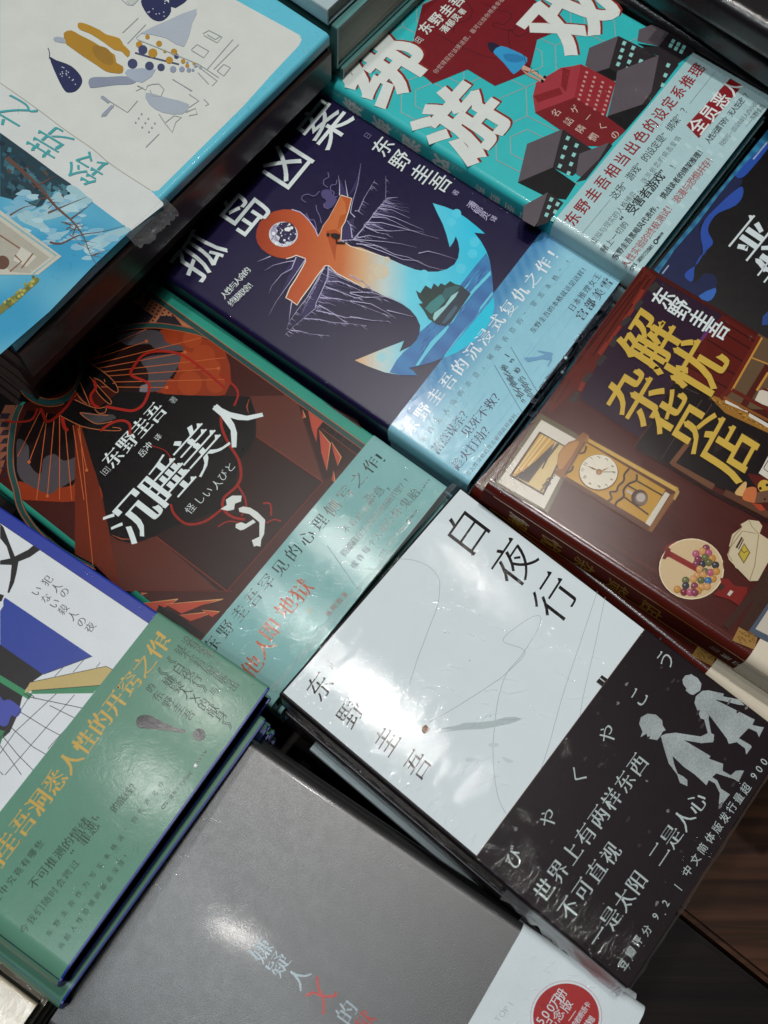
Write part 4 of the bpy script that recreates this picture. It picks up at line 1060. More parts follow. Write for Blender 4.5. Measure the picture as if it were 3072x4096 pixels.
# ================================================================== turquoise cover with grey tower blocks
M_H = ink_material('satin_jacket_turquoise', rough=0.42, grain=0.15, grain_mm=0.8, coat=0.45, coat_rough=0.10, wrinkle=0.10, wrinkle_mm=9)
M_Hb = ink_material('pale_band_wrapped', rough=0.42, grain=0.15, grain_mm=0.8, coat=0.6, coat_rough=0.10, wrinkle=0.22, wrinkle_mm=7)
P = Print(FH)
W, Lh = FH.w, FH.l
tq = hexc('#2fb0b3'); ln = hexc('#a09a94'); hexred = hexc('#6d121c'); roof = hexc('#544c53'); wall = hexc('#231e22'); win = hexc('#86c2bd')
A0, A1 = FH.loc(*e4((575, 508))), FH.loc(*e4((950, 520)))
pv = (A1[0] - A0[0], A1[1] - A0[1]); s_ = math.hypot(*pv) / math.sqrt(3)
ux = (pv[0] / math.hypot(*pv), pv[1] / math.hypot(*pv)); uy = (-ux[1], ux[0])
def hx(a, b): return (A0[0] + ux[0] * a + uy[0] * b, A0[1] + ux[1] * a + uy[1] * b)
def inb(p): return 4 < p[0] < W - 2 and 1.5 < p[1] < 158
dh = s_ * math.sqrt(3)
for i in range(-8, 9):
    for j in range(-8, 9):
        cx = i * dh + (j % 2) * dh / 2; cy = j * s_ * 1.5 - s_ * 0.5 + s_ * .5
        cy = j * s_ * 1.5 + s_ * .5
        pts = [hx(cx + dh / 2 * 0 + s_ * math.sin(math.radians(60 * k)), cy - s_ / 2 * 0 + s_ * math.cos(math.radians(60 * k))) for k in range(6)]
        for rr, every in ((1.0, 1), (.55, (i + j) % 2 == 0)):
            if not every: continue
            q6 = [hx(cx + rr * s_ * math.sin(math.radians(60 * k)), cy + rr * s_ * math.cos(math.radians(60 * k))) for k in range(6)]
            for k in range(6):
                a, b = q6[k], q6[(k + 1) % 6]
                if inb(a) and inb(b): P.line([a, b], ln, .42, mm=True)
        if inb(pts[0]) and inb(hx(cx, cy)) and (i + j) % 2:
            P.line([pts[0], hx(cx, cy)], ln, .38, mm=True); P.line([pts[2], hx(cx, cy)], ln, .38, mm=True) if inb(pts[2]) else None
P.poly(e4('512,30 600,-10 900,-120 1185,-5 1380,180 1355,178 1205,240 1170,385 1150,440 950,520 785,420 575,506 468,415 445,300 500,80'), hexred)
for q in ('600,200 700,262 830,320 900,345 955,352', '1045,300 1030,220 1042,180 1082,218 1140,202 1178,152 1162,106 1112,110 1072,168 1042,186 962,168 935,150 960,140 1002,150 1050,100 1030,75 965,60 880,20', '700,200 712,150 790,120 812,60 770,5', '440,250 410,300 330,285'):
    P.line(e4(q), hexc('#2a0d10'), .35, smooth=5)
# tower blocks
def tower(r, f, g, wn):
    P.poly(c3(r), roof)
    if g: P.poly(c3(g), hexc('#0c0a0c'))
    P.poly(c3(f), wall)
    for (x, y), (ax, ay), (bx, by), n, m in wn:
        for a in range(n):
            for b in range(m):
                u, v = x + ax * a + bx * b, y + ay * a + by * b
                P.poly(c3('%f,%f %f,%f %f,%f %f,%f' % (u - 4, v - 14, u + 16, v - 6, u + 4, v + 16, u - 14, v + 8)), win)
tower('870,250 880,180 960,150 1060,200 1050,250 1000,280', '1000,280 1060,200 1130,240 1220,310 1110,390 1000,340 890,290', '870,262 1000,282 990,330 880,270', [((1085, 250), (-14, 26), (32, 18), 2, 3)])
tower('580,290 755,218 700,412 600,442 556,392', '755,218 900,290 990,340 860,450 745,438 700,412', '600,442 702,412 748,438 740,490 640,480', [((790, 262), (-12, 42), (54, 28), 4, 2), ((890, 370), (-10, 40), (0, 0), 1, 1)])
tower('750,430 1000,335 955,555 900,632 690,702 735,520', '1000,335 1120,392 935,632 900,632 955,555', '690,702 900,632 935,632 790,800 700,740', [((1055, 395), (-16, 60), (40, 0), 3, 1)])
P.poly(c3('530,388 492,590 255,682 240,580 260,500 410,410 480,400'), hexc('#98303a'))
P.poly(c3('420,410 465,425 440,560 410,520'), hexc('#7a1a20')); P.poly(c3('245,580 270,620 420,570 400,530'), hexc('#7a1a20'))
P.poly(c3('530,388 740,498 682,702 490,592'), hexc('#8a2029'))
P.poly(c3('252,680 492,590 682,702 800,790 700,885 560,882 400,782'), hexc('#6f141b'))
for a in range(4):
    for b in range(7):
        x, y = 560 + a * 48 - b * 8, 430 + a * 30 + b * 27
        P.poly(c3('%f,%f %f,%f %f,%f %f,%f' % (x, y, x + 14, y + 6, x + 11, y + 18, x - 4, y + 11)), hexc('#b58a86'))
P.chars('名の詰憫ゲーく', [c3((380, 682)), c3((735, 815)), c3((455, 735)), c3((605, 830)), c3((495, 662)), c3((575, 710)), c3((660, 765))], 34, hexc('#c9b8ac'), 'song'); P.chars('隣', [c3((528, 780))], 34, hexc('#c9b8ac'), 'song')
tower('420,780 360,1012 150,1102 205,870', '420,780 570,885 640,930 480,1062 440,1050 360,1012', '150,1102 360,1012 500,1110 440,1205 330,1192', [((450, 835), (-16, 56), (52, 44), 4, 2)])
tower('700,862 520,930 500,1050 560,1085 640,960', '700,862 720,880 560,1085 500,1100 640,960', '', [])
tower('330,1162 185,1242 178,1330 250,1370 330,1250', '330,1162 425,1225 330,1345 260,1370', '', [((350, 1205), (-14, 46), (38, 28), 3, 2)])
# woman in a blue dress
P.poly(e4('905,262 930,258 965,270 985,290 960,312 938,320 915,300'), hexc('#201a33'), smooth=3)
P.poly(e4('940,312 985,280 1060,305 1145,352 1122,400 1072,446 1050,440 1005,385 960,340'), hexc('#2f8fc0'), smooth=2); P.poly(e4('1000,330 1080,330 1130,360 1080,380 1020,370'), hexc('#2676a8'), smooth=2)
P.poly(e4('1122,395 1180,425 1255,478 1248,490 1170,440 1108,420'), hexc('#c09a86')); P.poly(e4('1108,420 1160,450 1240,490 1230,500 1140,455'), hexc('#b08a78')); P.disc(e4((1250, 468)), 7, BLACK, n=8); P.disc(e4((1235, 492)), 7, BLACK, n=8)
P.line(e4('1120,330 1140,390 1170,410 1165,435 1205,430 1210,455'), hexc('#1c1214'), .3, smooth=4)
lt = hexc('#ccd2cd')
for dx, c_ in ((9, hexc('#7d2016')), (0, lt)):
    P.chars('绑游戏', [(q[0] + dx, q[1] - dx * .5) for q in (e4((262, 400)), e4((765, 742)), e4((1390, 92)))], 292, c_, 'heavy')
P.text('东野圭吾', e4((535, 172)), e4((720, 10)), 50, lt, 'bold'); P.text('［日］', e4((470, 262)), e4((508, 228)), 28, lt, 'sans', sx=.7); P.text('潘郁灵', e4((648, 178)), e4((716, 108)), 32, lt, 'bold'); P.chars('著', [e4((752, 74))], 26, lt, 'bold')
P.text('你觉得现在该猜谜底，最可以给你带来幸福的', e4((595, 432)), e4((1010, -20)), 21, hexc('#b79a96'), 'sans')
SP = SpinePrint(FH, .05)
for i, ch in enumerate('绑架游戏'): SP.chars(ch, [(22 + i * 21, 11)], 13, lt, 'heavy', mm=True, rot=-math.pi / 2)
SP.text('东野圭吾', (112, 11), (142, 11), 7, lt, 'bold', mm=True, rot=-math.pi / 2)
SP.finish()
S = Print(FH, .47)
yb = (FH.loc(2777, 202)[1] + FH.loc(2211, 895)[1]) / 2
pb_ = hexc('#a3c0c4'); rr_ = hexc('#851a20'); dk = hexc('#25282c'); g2 = hexc('#62706f')
for i in range(9):
    for j in range(5):
        S.poly([(14 + i * 14 + j * 2, yb + 24 + j * 6), (16.5 + i * 14 + j * 2, yb + 24 + j * 6), (16 + i * 14 + j * 2, yb + 27.5 + j * 6), (13.5 + i * 14 + j * 2, yb + 27.5 + j * 6)], hexc('#adc9cc'), mm=True)
S.text('东野圭吾相当出色的设定系推理', c3((480, 1322)), c3((1226, 430)), 56, rr_, 'bold'); S.chars('！', [c3((1258, 388))], 48, hexc('#7a5a60'), 'bold')
S.text('这场“游戏”的设定是“绑架”？', c3((735, 1180)), c3((1158, 662)), 35, dk, 'sans')
S.text('逐渐依恋的病态爱情', c3((912, 1092)), c3((1112, 842)), 25, dk, 'light')
S.text('虚拟与现实的人格博弈，', c3((610, 1452)), c3((868, 1148)), 28, dk, 'light'); S.text('赌上一切的', c3((672, 1502)), c3((790, 1362)), 29, dk, 'sans')
S.text('“受害者游戏”', c3((798, 1312)), c3((1035, 1032)), 44, dk, 'bold'); S.chars('！', [c3((1090, 1002))], 30, dk, 'sans')
S.text('东野圭吾黑暗风代表作，', c3((740, 1548)), c3((988, 1242)), 27, dk, 'bold'); S.text('挑战读者的绑架推理！', c3((1030, 1182)), c3((1255, 912)), 27, dk, 'bold')
S.text('人性实验的终极测试！', c3((800, 1592)), c3((1068, 1250)), 34, hexc('#a03a36'), 'sans'); S.text('浪漫与恐惧并存！', c3((1110, 1204)), c3((1312, 960)), 34, hexc('#a03a36'), 'sans')
S.poly(c3('1165,760 1430,478 1502,520 1240,838'), hexc('#7d121c')); S.text('全员恶人', c3((1237, 764)), c3((1440, 535)), 66, hexc('#d3dad8'), 'bold')
S.text('人性光谱下的“无人生还”？', c3((1298, 850)), c3((1530, 572)), 26, dk, 'sans'); S.text('我想写一部没有好人的小说。', c3((1380, 870)), c3((1595, 615)), 22, g2, 'light'); S.text('——东野圭吾', c3((1530, 755)), c3((1622, 648)), 22, g2, 'sans')
S.line(c3('530,1420 705,1210'), g2, .2); S.line(c3('1185,630 1340,435'), g2, .2)
imprint(S, c3((845, 1612)), c3((880, 1575)), c3((955, 1490)), c3((980, 1462)), c3((993, 1445)), c3((1018, 1412)), dk)
turquoise_book = book(FH, 18, tq, M_H, [P, SP], band=dict(y0=yb, y1=Lh + .05, col=pb_, prints=[S], mat=M_Hb), r=4.0, e=2.0)
tag(turquoise_book, 'turquoise book with a red hexagon, grey tower blocks and a pale blue belly band', 'book')

# ================================================================== pale cover of the big book at the top left, lying upside down
M_A = ink_material('pale_blue_wrapped', rough=0.5, coat=0.45, coat_rough=0.10, grain=0.2, grain_mm=1.0, wrinkle=0.22, wrinkle_mm=12)
P = Print(FA)
W, Lh = FA.w, FA.l
sky = hexc('#2f8db4'); crm = hexc('#c4c8c2'); bwn = hexc('#5c4034'); sk2 = hexc('#8aa3ad')
P.poly(c1('0,-40 0,500 905,1146 930,1155 955,1148') + c2('-40,640 130,450 295,275 312,240 300,212 -160,-40'), crm)
P.poly(c1('-30,480 0,500 905,1146 985,1225 985,1240 790,1392 0,800 -30,780'), hexc('#c3c8c6'))
P.line(c1('0,500 200,640 400,790 560,900 680,1000 905,1146'), hexc('#9a968a'), .5, smooth=3)
P.poly(c1('-30,780 0,800 788,1391 555,1612') + c4('300,370 0,630 -30,655'), lambda x, y: mix(hexc('#5aa3bd'), sky, (math.sin(x * .11) + math.sin(y * .13 + x * .05) + 1) / 2.2), sub=6)
P.poly(c1('0,800 160,915 330,1042 432,1112 400,1130 340,1150 300,1172 255,1240 200,1262 150,1235 60,1200 0,1185'), hexc('#1c3742'))
for q in ('30,950 90,990 80,1030 20,1000', '130,1000 210,1050 190,1090 110,1050', '220,1080 300,1130 270,1170 200,1130', '60,1080 150,1130 130,1170 40,1130', '180,1170 250,1200 220,1240 160,1220'): P.poly(c1(q), hexc('#335a68'))
for q in ('430,1115 520,1180 560,1215 480,1250 380,1300 250,1330 150,1300 250,1250 330,1170', '500,1490 560,1440 650,1400 760,1372 788,1391 700,1440 620,1500 540,1540', '100,1270 160,1260 250,1330 330,1400 420,1390 340,1440 230,1380 120,1330'):
    P.poly(c1(q), hexc('#8fb3bd'), smooth=3)
ra = random.Random(21)
for i in range(46):
    x = ra.uniform(0, 400); y = 820 + x * .72 + ra.uniform(0, 330) * (1 - x / 480)
    P.poly(c1('%f,%f %f,%f %f,%f %f,%f' % (x, y, x + ra.uniform(14, 46), y + ra.uniform(8, 30), x + ra.uniform(0, 30), y + ra.uniform(30, 60), x - 12, y + ra.uniform(10, 30))), ra.choice([hexc('#142b36'), hexc('#27505f'), hexc('#3d6f7e'), hexc('#4a3f38'), hexc('#1b3d4b')]))
for i in range(60):
    x = ra.uniform(60, 700); y = 1130 + ra.uniform(0, 1) * (420 - abs(x - 420) * .5) + x * .12; w2 = ra.uniform(14, 60)
    if y > 800 + x * .75 + 20: P.poly([c1((x + w2 * math.cos(a) * (1 + .4 * math.sin(3 * a + i)), y + w2 * .45 * math.sin(a))) for a in (0, .9, 1.8, 2.7, 3.6, 4.5, 5.4)], mix(hexc('#a9c6cc'), sky, ra.uniform(.1, .8)), smooth=2)
for i in range(26):
    x = ra.uniform(120, 560); y = 1000 + (x - 80) * 1.15 + ra.uniform(-30, 30); a = ra.uniform(-1.1, .5); L = ra.uniform(30, 120)
    P.line([c1((x, y)), c1((x + L * .5 * math.cos(a), y + L * .5 * math.sin(a) + 6)), c1((x + L * math.cos(a + .2), y + L * math.sin(a + .2)))], bwn, .5, taper='end')
for q, w_ in (('40,950 130,1030 230,1120 330,1240 430,1330 500,1420 540,1520 585,1600', 2.2), ('300,1462 370,1470 480,1420 620,1398 755,1360', 1.3), ('290,1285 400,1240 520,1190', 1.2), ('430,1320 500,1270 560,1220', 1.0), ('230,1120 300,1080 350,1060', 1.2), ('440,1420 470,1350 510,1390', .7), ('60,1300 150,1250 230,1240', 1.0)):
    P.line(c1(q), bwn, w_, smooth=4, taper='end')
P.poly(c1('0,1268 80,1330 372,1548 230,1659 0,1659') + c4('0,130'), hexc('#b5b3a6'))
P.poly(c1('0,1330 80,1390 300,1555 180,1650 60,1640 0,1560'), hexc('#a09d90')); P.line(c1('0,1300 340,1545 200,1655'), hexc('#7fa3a8'), 1.0); P.poly(c1('130,1490 220,1550 160,1610 80,1570'), hexc('#b9b8ac'))
for q in ('60,1640 130,1580 90,1540', '0,1420 120,1500', '200,1530 130,1620'): P.line(c1(q), hexc('#7a5a48'), .8)
P.disc(c1((15, 1585)), 28, bwn)
P.poly(c4('0,340 60,290 120,250 190,190 225,165 235,190 170,250 100,315 40,360 0,390'), hexc('#6e6f33'), smooth=3)
for i in range(26): P.disc(c4((random.Random(i).uniform(10, 210), 370 - random.Random(i).uniform(10, 210) * .9 + random.Random(i + 99).uniform(-28, 22))), 7, rd.choice([hexc('#8a8a3c'), hexc('#55602f'), hexc('#a39f55')]), n=7)
nav = hexc('#262b50'); ych = hexc('#a87f2b'); wsh = hexc('#98a0af')
P.poly(c1('780,-10 760,10 790,35 820,20 840,-20'), hexc('#b2b8b2')); P.line(c1('735,0 770,30 800,35 835,0'), wsh, .5)
P.poly(c1('535,490 560,468 650,466 760,462 820,490 790,510 690,515 560,532 540,520'), hexc('#7f8799'), smooth=3)
P.poly(c1('870,190 1000,130 1185,55 1160,140 1110,285 1000,230 850,205 820,240'), hexc('#a0a8b3'), smooth=2)
P.poly(c1('770,420 940,420 860,500 770,465'), hexc('#98a2b2'), smooth=2); P.poly(c1('880,560 1000,590 1140,630 1100,690 980,680 900,630'), hexc('#9aa3ae'), smooth=2)
P.poly(c1('300,350 340,365 430,400 488,460 494,505 462,548 420,560 388,545 345,465'), nav, smooth=3); P.line(c1('298,355 300,320 290,290'), nav, .4)
P.poly(c1('850,10 900,-20 1010,10 1032,70 990,122 940,127 890,90'), nav, smooth=3); P.poly(c1('1020,40 1060,50 1110,20 1140,-10 1020,-20'), nav)
for i in range(24):
    r1 = random.Random(i); a, b = r1.random(), r1.random()
    P.disc(c1((350 + 110 * a, 400 + 120 * b * (0.4 + a * .6))) if i < 14 else c1((880 + 120 * a, 10 + 95 * b)), 2.6, hexc('#b5b9c4'), n=7)
P.poly(c1('468,150 485,138 530,150 600,182 642,210 720,232 745,272 785,312 770,348 735,312 690,302 620,252 540,202 482,180'), ych, smooth=2)
P.poly(c1('385,202 430,185 480,212 560,252 620,290 692,332 702,380 742,402 738,442 690,442 640,432 580,392 500,340 420,282 395,260'), hexc('#a07828'), smooth=2)
P.poly(c1('560,280 640,290 680,340 680,390 640,390 580,350'), hexc('#8f6c2a'), smooth=3); P.poly(c1('330,225 385,230 395,262 330,250'), wsh, smooth=2)
P.line(c1('815,320 900,345 1000,370 1080,390'), hexc('#454a63'), 1.0)
for q, r in (((840, 270), 20), ((960, 265), 18), ((922, 322), 28), ((1050, 315), 20), ((1022, 365), 22), ((890, 225), 14), ((1105, 372), 14), ((1130, 398), 12), ((995, 312), 10), ((1170, 385), 9)): P.disc(c1(q), r * Q, ych, n=12)
for q, r in (((800, 386), 30), ((902, 400), 27), ((972, 408), 23), ((862, 302), 28), ((1065, 342), 15)): P.disc(c1(q), r * Q, hexc('#3a4062'), n=12)
for q, r in (((1045, 420), 20), ((1098, 420), 17), ((1140, 425), 14), ((1180, 400), 10), ((1210, 410), 9), ((1165, 425), 9), ((1130, 380), 8)): P.disc(c1(q), r * Q, hexc('#858da0'), n=10)
gl2 = hexc('#979d9e')
for q in ('740,200 835,110', '770,265 880,150', '1250,420 1405,240', '1290,420 1440,270', '1225,205 1260,185 1340,225 1310,260 1230,215', '1250,210 1300,240 1330,220', '1155,300 1190,270 1260,310 1230,350 1155,305', '830,240 1200,390 1320,470', '820,550 865,530 830,520 880,545 890,520 920,510 960,508 990,540 970,585 920,580 905,545', '610,580 690,630 770,680 830,610', '690,630 640,700 610,705', '960,690 1000,750 1040,800 1060,740 1095,710 1050,700 1000,740', '1180,390 1310,490 1280,520', '1310,430 1350,390 1390,410 1350,460 1310,430', '1140,570 1200,610 1140,650', '1120,680 1180,655 1190,690 1140,700', '1040,480 1160,550', '1195,440 1260,510', '1230,600 1260,630 1240,640', '880,890 960,810'):
    P.line(c1(q), gl2, .5)
P.line(c1('1045,480 1155,552'), hexc('#8b93a3'), 1.6, taper=True); P.line(c1('885,888 960,812'), hexc('#8b93a3'), 1.2, taper=True); P.line(c1('615,585 660,620'), hexc('#8b93a3'), 1.8); P.line(c1('680,640 620,700'), hexc('#8b93a3'), 1.8)
for i in range(3):
    for j in range(3): P.disc(c1((855 - 18 * i + 40 * j, 690 + 26 * i + 28 * j)), 6 * Q, hexc('#8d939c'), n=8)
P.chars('铃芽之', [c1((528, 1012)), c1((308, 850)), c1((85, 680))], 138, hexc('#3f979c'), 'kai')
pale_book = book(FA, 9, hexc('#58b1c6'), M_A, [P], r=2.5, e=2.0, board=1.2, inset=2)
tag(pale_book, 'pale book with a yellow and blue sketch above a sky picture, lying upside down', 'book')

# ================================================================== black and blue cover at the right
M_I = ink_material('satin_black_blue', rough=0.4, grain=0.3, grain_mm=0.8, coat=0.2, coat_rough=0.2)
P = Print(FI)
W, Lh = FI.w, FI.l
P.poly(f8('400,1600 900,985 1659,50 1659,200 1300,560 1250,640 880,1090 560,1480 450,1640'), lambda x, y: mix(hexc('#1c5a88'), hexc('#2f7fa0'), .5 + .5 * math.sin(x * .7)), sub=3)
P.poly(f8('1290,560 1375,640 1250,760 1000,1000 900,1120 910,1250 920,1450 760,1620 740,1700 850,1740 930,1660 1000,1640 1085,1680 1080,1800 1000,1940 880,1890 460,1650 880,1090'), hexc('#141c42'), smooth=2)
P.poly(f8('1370,680 1380,780 1300,890 1100,980 1010,1100 1000,1190 1050,1290 1010,1380 920,1440 850,1560 835,1700 800,1732 740,1680 760,1620 880,1530 940,1400 912,1200 960,1050 1100,900 1250,760'), hexc('#23479a'), smooth=3)
P.poly(f8('1659,200 1659,260 1480,480 1380,580 1300,560 1450,380'), hexc('#1f469a'), smooth=2); P.poly(f8('890,1890 1080,1800 1060,1900 990,1950'), hexc('#2c5da8'), smooth=2); P.poly(f8('1659,2060 1600,2120 1590,2212 1659,2212'), hexc('#24427f'))
P.line(f8('490,1645 562,1552'), hexc('#8f9fc0'), .7); P.line(f8('1495,380 1659,180'), hexc('#8f9fc0'), .9)
P.chars('恶意', [(3042, 975), (3150, 1090)], 198, hexc('#c6d0d4'), 'songb')
black_book = book(FI, 18, hexc('#0d0a0c'), M_I, [P], r=3.0)
tag(black_book, 'black book with ragged blue shapes and a thin white title at the right edge', 'book')
# ================================================================== black wrapped books at the top right
M_J = ink_material('black_wrapped', rough=0.45, coat=1.0, coat_rough=0.09, grain=0.15, grain_mm=1.0, wrinkle=1.0, wrinkle_mm=5, stretch=(.5, 2.2, 1), mottle=.2)
def black_wrapped(z, a, b, w):
    f = level_frame(z, a[0], a[1], b[0], b[1], w, 205.0, 'y')
    f.O = f.O - f.Y * .03
    return f
J = []
for z, a, b in ((.127, (2516, 0), (3072, 352)), (.1475, (2727, 0), (3072, 236)), (.168, (2878, 0), (3072, 118))):
    f = black_wrapped(z, a, b, 140.0)
    if not J:
        o = book(f, 20, hexc('#151013'), M_J, r=7.0)
    else:
        o = J[0].copy(); COL.objects.link(o); o.matrix_basis = f.matrix(-20 / 1000)
        for ch in J[0].children:
            c = ch.copy(); COL.objects.link(c); c.parent = o; c.matrix_basis = ch.matrix_basis
    J.append(o)
tag(J[0], 'black film-wrapped book beside the turquoise book, lowest step of its pile', 'book', 'black wrapped books in the corner')
tag(J[1], 'black film-wrapped book forming the middle step of the pile beside the turquoise book', 'book', 'black wrapped books in the corner')
tag(J[2], 'black film-wrapped book on top of the stepped pile beside the turquoise book', 'book', 'black wrapped books in the corner')

# ================================================================== pale books behind the upside-down one
M_K = ink_material('pale_grey_wrapped', rough=0.5, coat=0.6, coat_rough=0.12, wrinkle=0.4, wrinkle_mm=9, mottle=.08)
FK = level_frame(.1697, 1309, 40, 1150, -68, 146.0, 205.0, 'y')
FK.Y = -FK.Y; FK.X = Vector((-FK.Y.y, FK.Y.x, 0)); FK.O = FK.O - FK.Y * .205
FK.Z = FK.Y.cross(FK.X).normalized()
K1 = book(FK, 11, hexc('#9fb2b6'), M_K, r=1.2, inset=1.5, board=1.0)
FK2 = level_frame(.157, 1352, 112, 1200, 9, 146.0, 205.0, 'y')
FK2 = Frame(FK2.O + FK2.Y * .205, FK.X, FK.Y, 146.0, 205.0)
M_K2 = ink_material('sage_wrapped', rough=0.5, coat=0.6, coat_rough=0.12, wrinkle=0.4, wrinkle_mm=9, mottle=.12)
K2 = book(FK2, 30, hexc('#4f7f7c'), M_K2, r=1.2, inset=1.5, board=1.2)
tag(K1, 'thin pale grey wrapped book at the top edge, lying on a sage green one', 'book')
tag(K2, 'sage green wrapped book directly under the thin pale grey book', 'book')

# ================================================================== the rest of each pile, down to the table
def pile(root, frame, t, first_label, label, group, shifts=(), tz=0.0):
    r = frame
    corners = [r.O + r.X * (a * r.w / 1000) + r.Y * (b * r.l / 1000) for a in (0, 1) for b in (0, 1)]
    zmin = min(c.z for c in corners)
    n = int((zmin - tz) * 1000 // t)
    out = []
    for k in range(1, n):
        s = shifts[k - 1] if k <= len(shifts) else (shifts[-1] if shifts else (0, 0, 0))
        c = copy_book(root, frame, -k * (t + .9), s[0], s[1], s[2], first_label if k == 1 else label, group)
        c['category'] = 'book'
        out.append(c)
    root['group'] = group
    return out

g = 'piled copies of the %s book'
pile(purple_book, FB, 20, 'copy of the purple anchor book lying directly beneath the top one', 'copy deeper in the pile beneath the purple anchor book', g % 'purple anchor', [(.6, .5, .2), (-.5, 1, -.3), (0, 0, .2)])
pile(red_book, FC, 18, 'copy of the red and black book under the top one, band end showing', 'copy deeper in the pile beneath the red and black book', g % 'red and black', [(1.0, 2.6, 0), (0, 1, 0), (0, 0, 0)])
# under the white book: a black copy with a pale edge, a thin white booklet, then further copies
FD2 = Frame(FD.O - FD.Z * .0252 - FD.X * .0018 + FD.Y * .0042, FD.X, FD.Y, FD.w, FD.l)
P2 = Print(FD2)
P2.poly([(.5, FD2.l - 1.1), (FD2.w, FD2.l - 1.1), (FD2.w, FD2.l - .1), (.5, FD2.l - .1)], WHITE, mm=True)
P2.line([(.9, 1), (.9, FD2.l - 2)], hexc('#77747a'), .5, mm=True)
dark_copy = book(FD2, 20, hexc('#221a1d'), M_Db, [P2], r=1.2, e=.8)
tag(dark_copy, 'black book with a thin pale edge, directly beneath the white book', 'book')
FD3 = Frame(FD2.O - FD.Z * .0208 - FD.X * .0025 + FD.Y * .018, FD.X, FD.Y, 138.0, 122.0)
booklet = book(FD3, 5, hexc('#b9c6ca'), M_D, r=.9, e=.5, board=.6, inset=.8)
tag(booklet, 'thin white booklet sticking out of the pile under the white book', 'booklet')
zc_ = copy_book(dark_copy, FD2, -26.5, 2.5, -2, .3, 'black book at the bottom of the pile under the white booklet'); zc_['category'] = 'book'
pile(brown_book, FE, 24, 'copy of the glossy brown book under the top one, turned slightly askew', 'copy deeper in the pile beneath the glossy brown book', g % 'glossy brown', [(5.0, -8.0, -5.5), (4.0, 1.0, 0), (5.0, 0, .5), (4.5, 0, -.4)])
pile(green_book, FF, 22, 'copy of the green-banded book under the top one, showing at lower left', 'copy deeper in the pile beneath the green-banded book', g % 'green-banded', [(-7.0, 2.0, -.6), (-5, 1.0, -.6), (-3, 0, 0), (-2, 1, .3)])
pile(grey_book, FG, 22, 'copy of the dark grained book under the top one, its edge showing', 'copy deeper in the pile beneath the dark grained book', g % 'dark grained', [(3.2, .8, 0), (1.0, 0, .3), (0, 0, 0)])
pile(turquoise_book, FH, 18, 'copy of the turquoise book directly beneath the top one', 'copy deeper in the pile beneath the turquoise book', g % 'turquoise', [(1.0, .5, 0), (.5, 0, .3), (1, .3, 0)])
pile(black_book, FI, 18, 'copy of the black and blue book directly beneath the top one', 'copy deeper in the pile beneath the black and blue book', g % 'black and blue', [(.5, .5, .2), (0, 0, 0)])

# under the upside-down pale book: darker volumes whose cut edges show along its side
M_A2 = ink_material('dark_worn_cover', rough=0.5, coat=0.5, coat_rough=0.15, wrinkle=0.4, wrinkle_mm=6, mottle=.3)
dark_pages = plain_material('dark_page_edges', hexc('#2d2020'), 0.7, mottle=.5)
FA2 = Frame(FA.O - FA.X * .0012 - Vector((0, 0, .0100)), FA.X, FA.Y, 155, 236)
A2 = book(FA2, 25, hexc('#33231f'), M_A2, r=3, page_mat=dark_pages)
tag(A2, 'dark brown book beneath the pale upside-down book, its worn edge showing', 'book', 'dark books under the pale one')
zc = [copy_book(A2, FA2, -26 * k, dx, dy, rt, 'copy of the dark brown book deeper under the pale upside-down one', 'dark books under the pale one') for k, dx, dy, rt in ((1, 10, 0, .2), (2, 17, 1, 0), (3, 23, 0, .2), (4, 28, 0, 0)) if k < 5]
for o in zc: o['category'] = 'book'
zk = copy_book(K2, FK2, -31, 3, 2, 0, 'copy of the sage green book lower in the pile at the top edge', 'sage green books'); zk['category'] = 'book'; K2['group'] = 'sage green books'
for k in (2, 3, 4):
    z = copy_book(K2, FK2, -31 * k, 3, 2, .3 * k, 'copy of the sage green book lower in the pile at the top edge', 'sage green books'); z['category'] = 'book'

# a cream-wrapped book under the green-banded pile, showing at the lower left corner
M_L = ink_material('cream_wrapped', rough=0.45, coat=1.0, coat_rough=0.10, wrinkle=0.6, wrinkle_mm=10, mottle=.06)

def px_plane(z, u, v):
    r = EX * ((u - 1536) / F_PX) + EY * (-(v - 2048) / F_PX) - EZ
    return CAM + r * ((z - CAM_Z) / r.z)
_x = FF.X.copy(); _x.z = 0; _x.normalize(); _y = Vector((_x.y, -_x.x, 0))
FL = Frame(px_plane(.082, 150, 4015) - _x * .140 - _y * .205, _x, _y, 140, 205)
L1 = book(FL, 24, hexc('#b8ab95'), M_L, r=6, e=2)
tag(L1, 'cream film-wrapped book at the lower left corner beside the green-banded pile', 'book')
zl = [copy_book(L1, FL, -25 * k, 1, 0, .4 * k, 'copy of the cream wrapped book lower in its pile', 'cream books') for k in (1, 2)]
for o in zl: o['category'] = 'book'
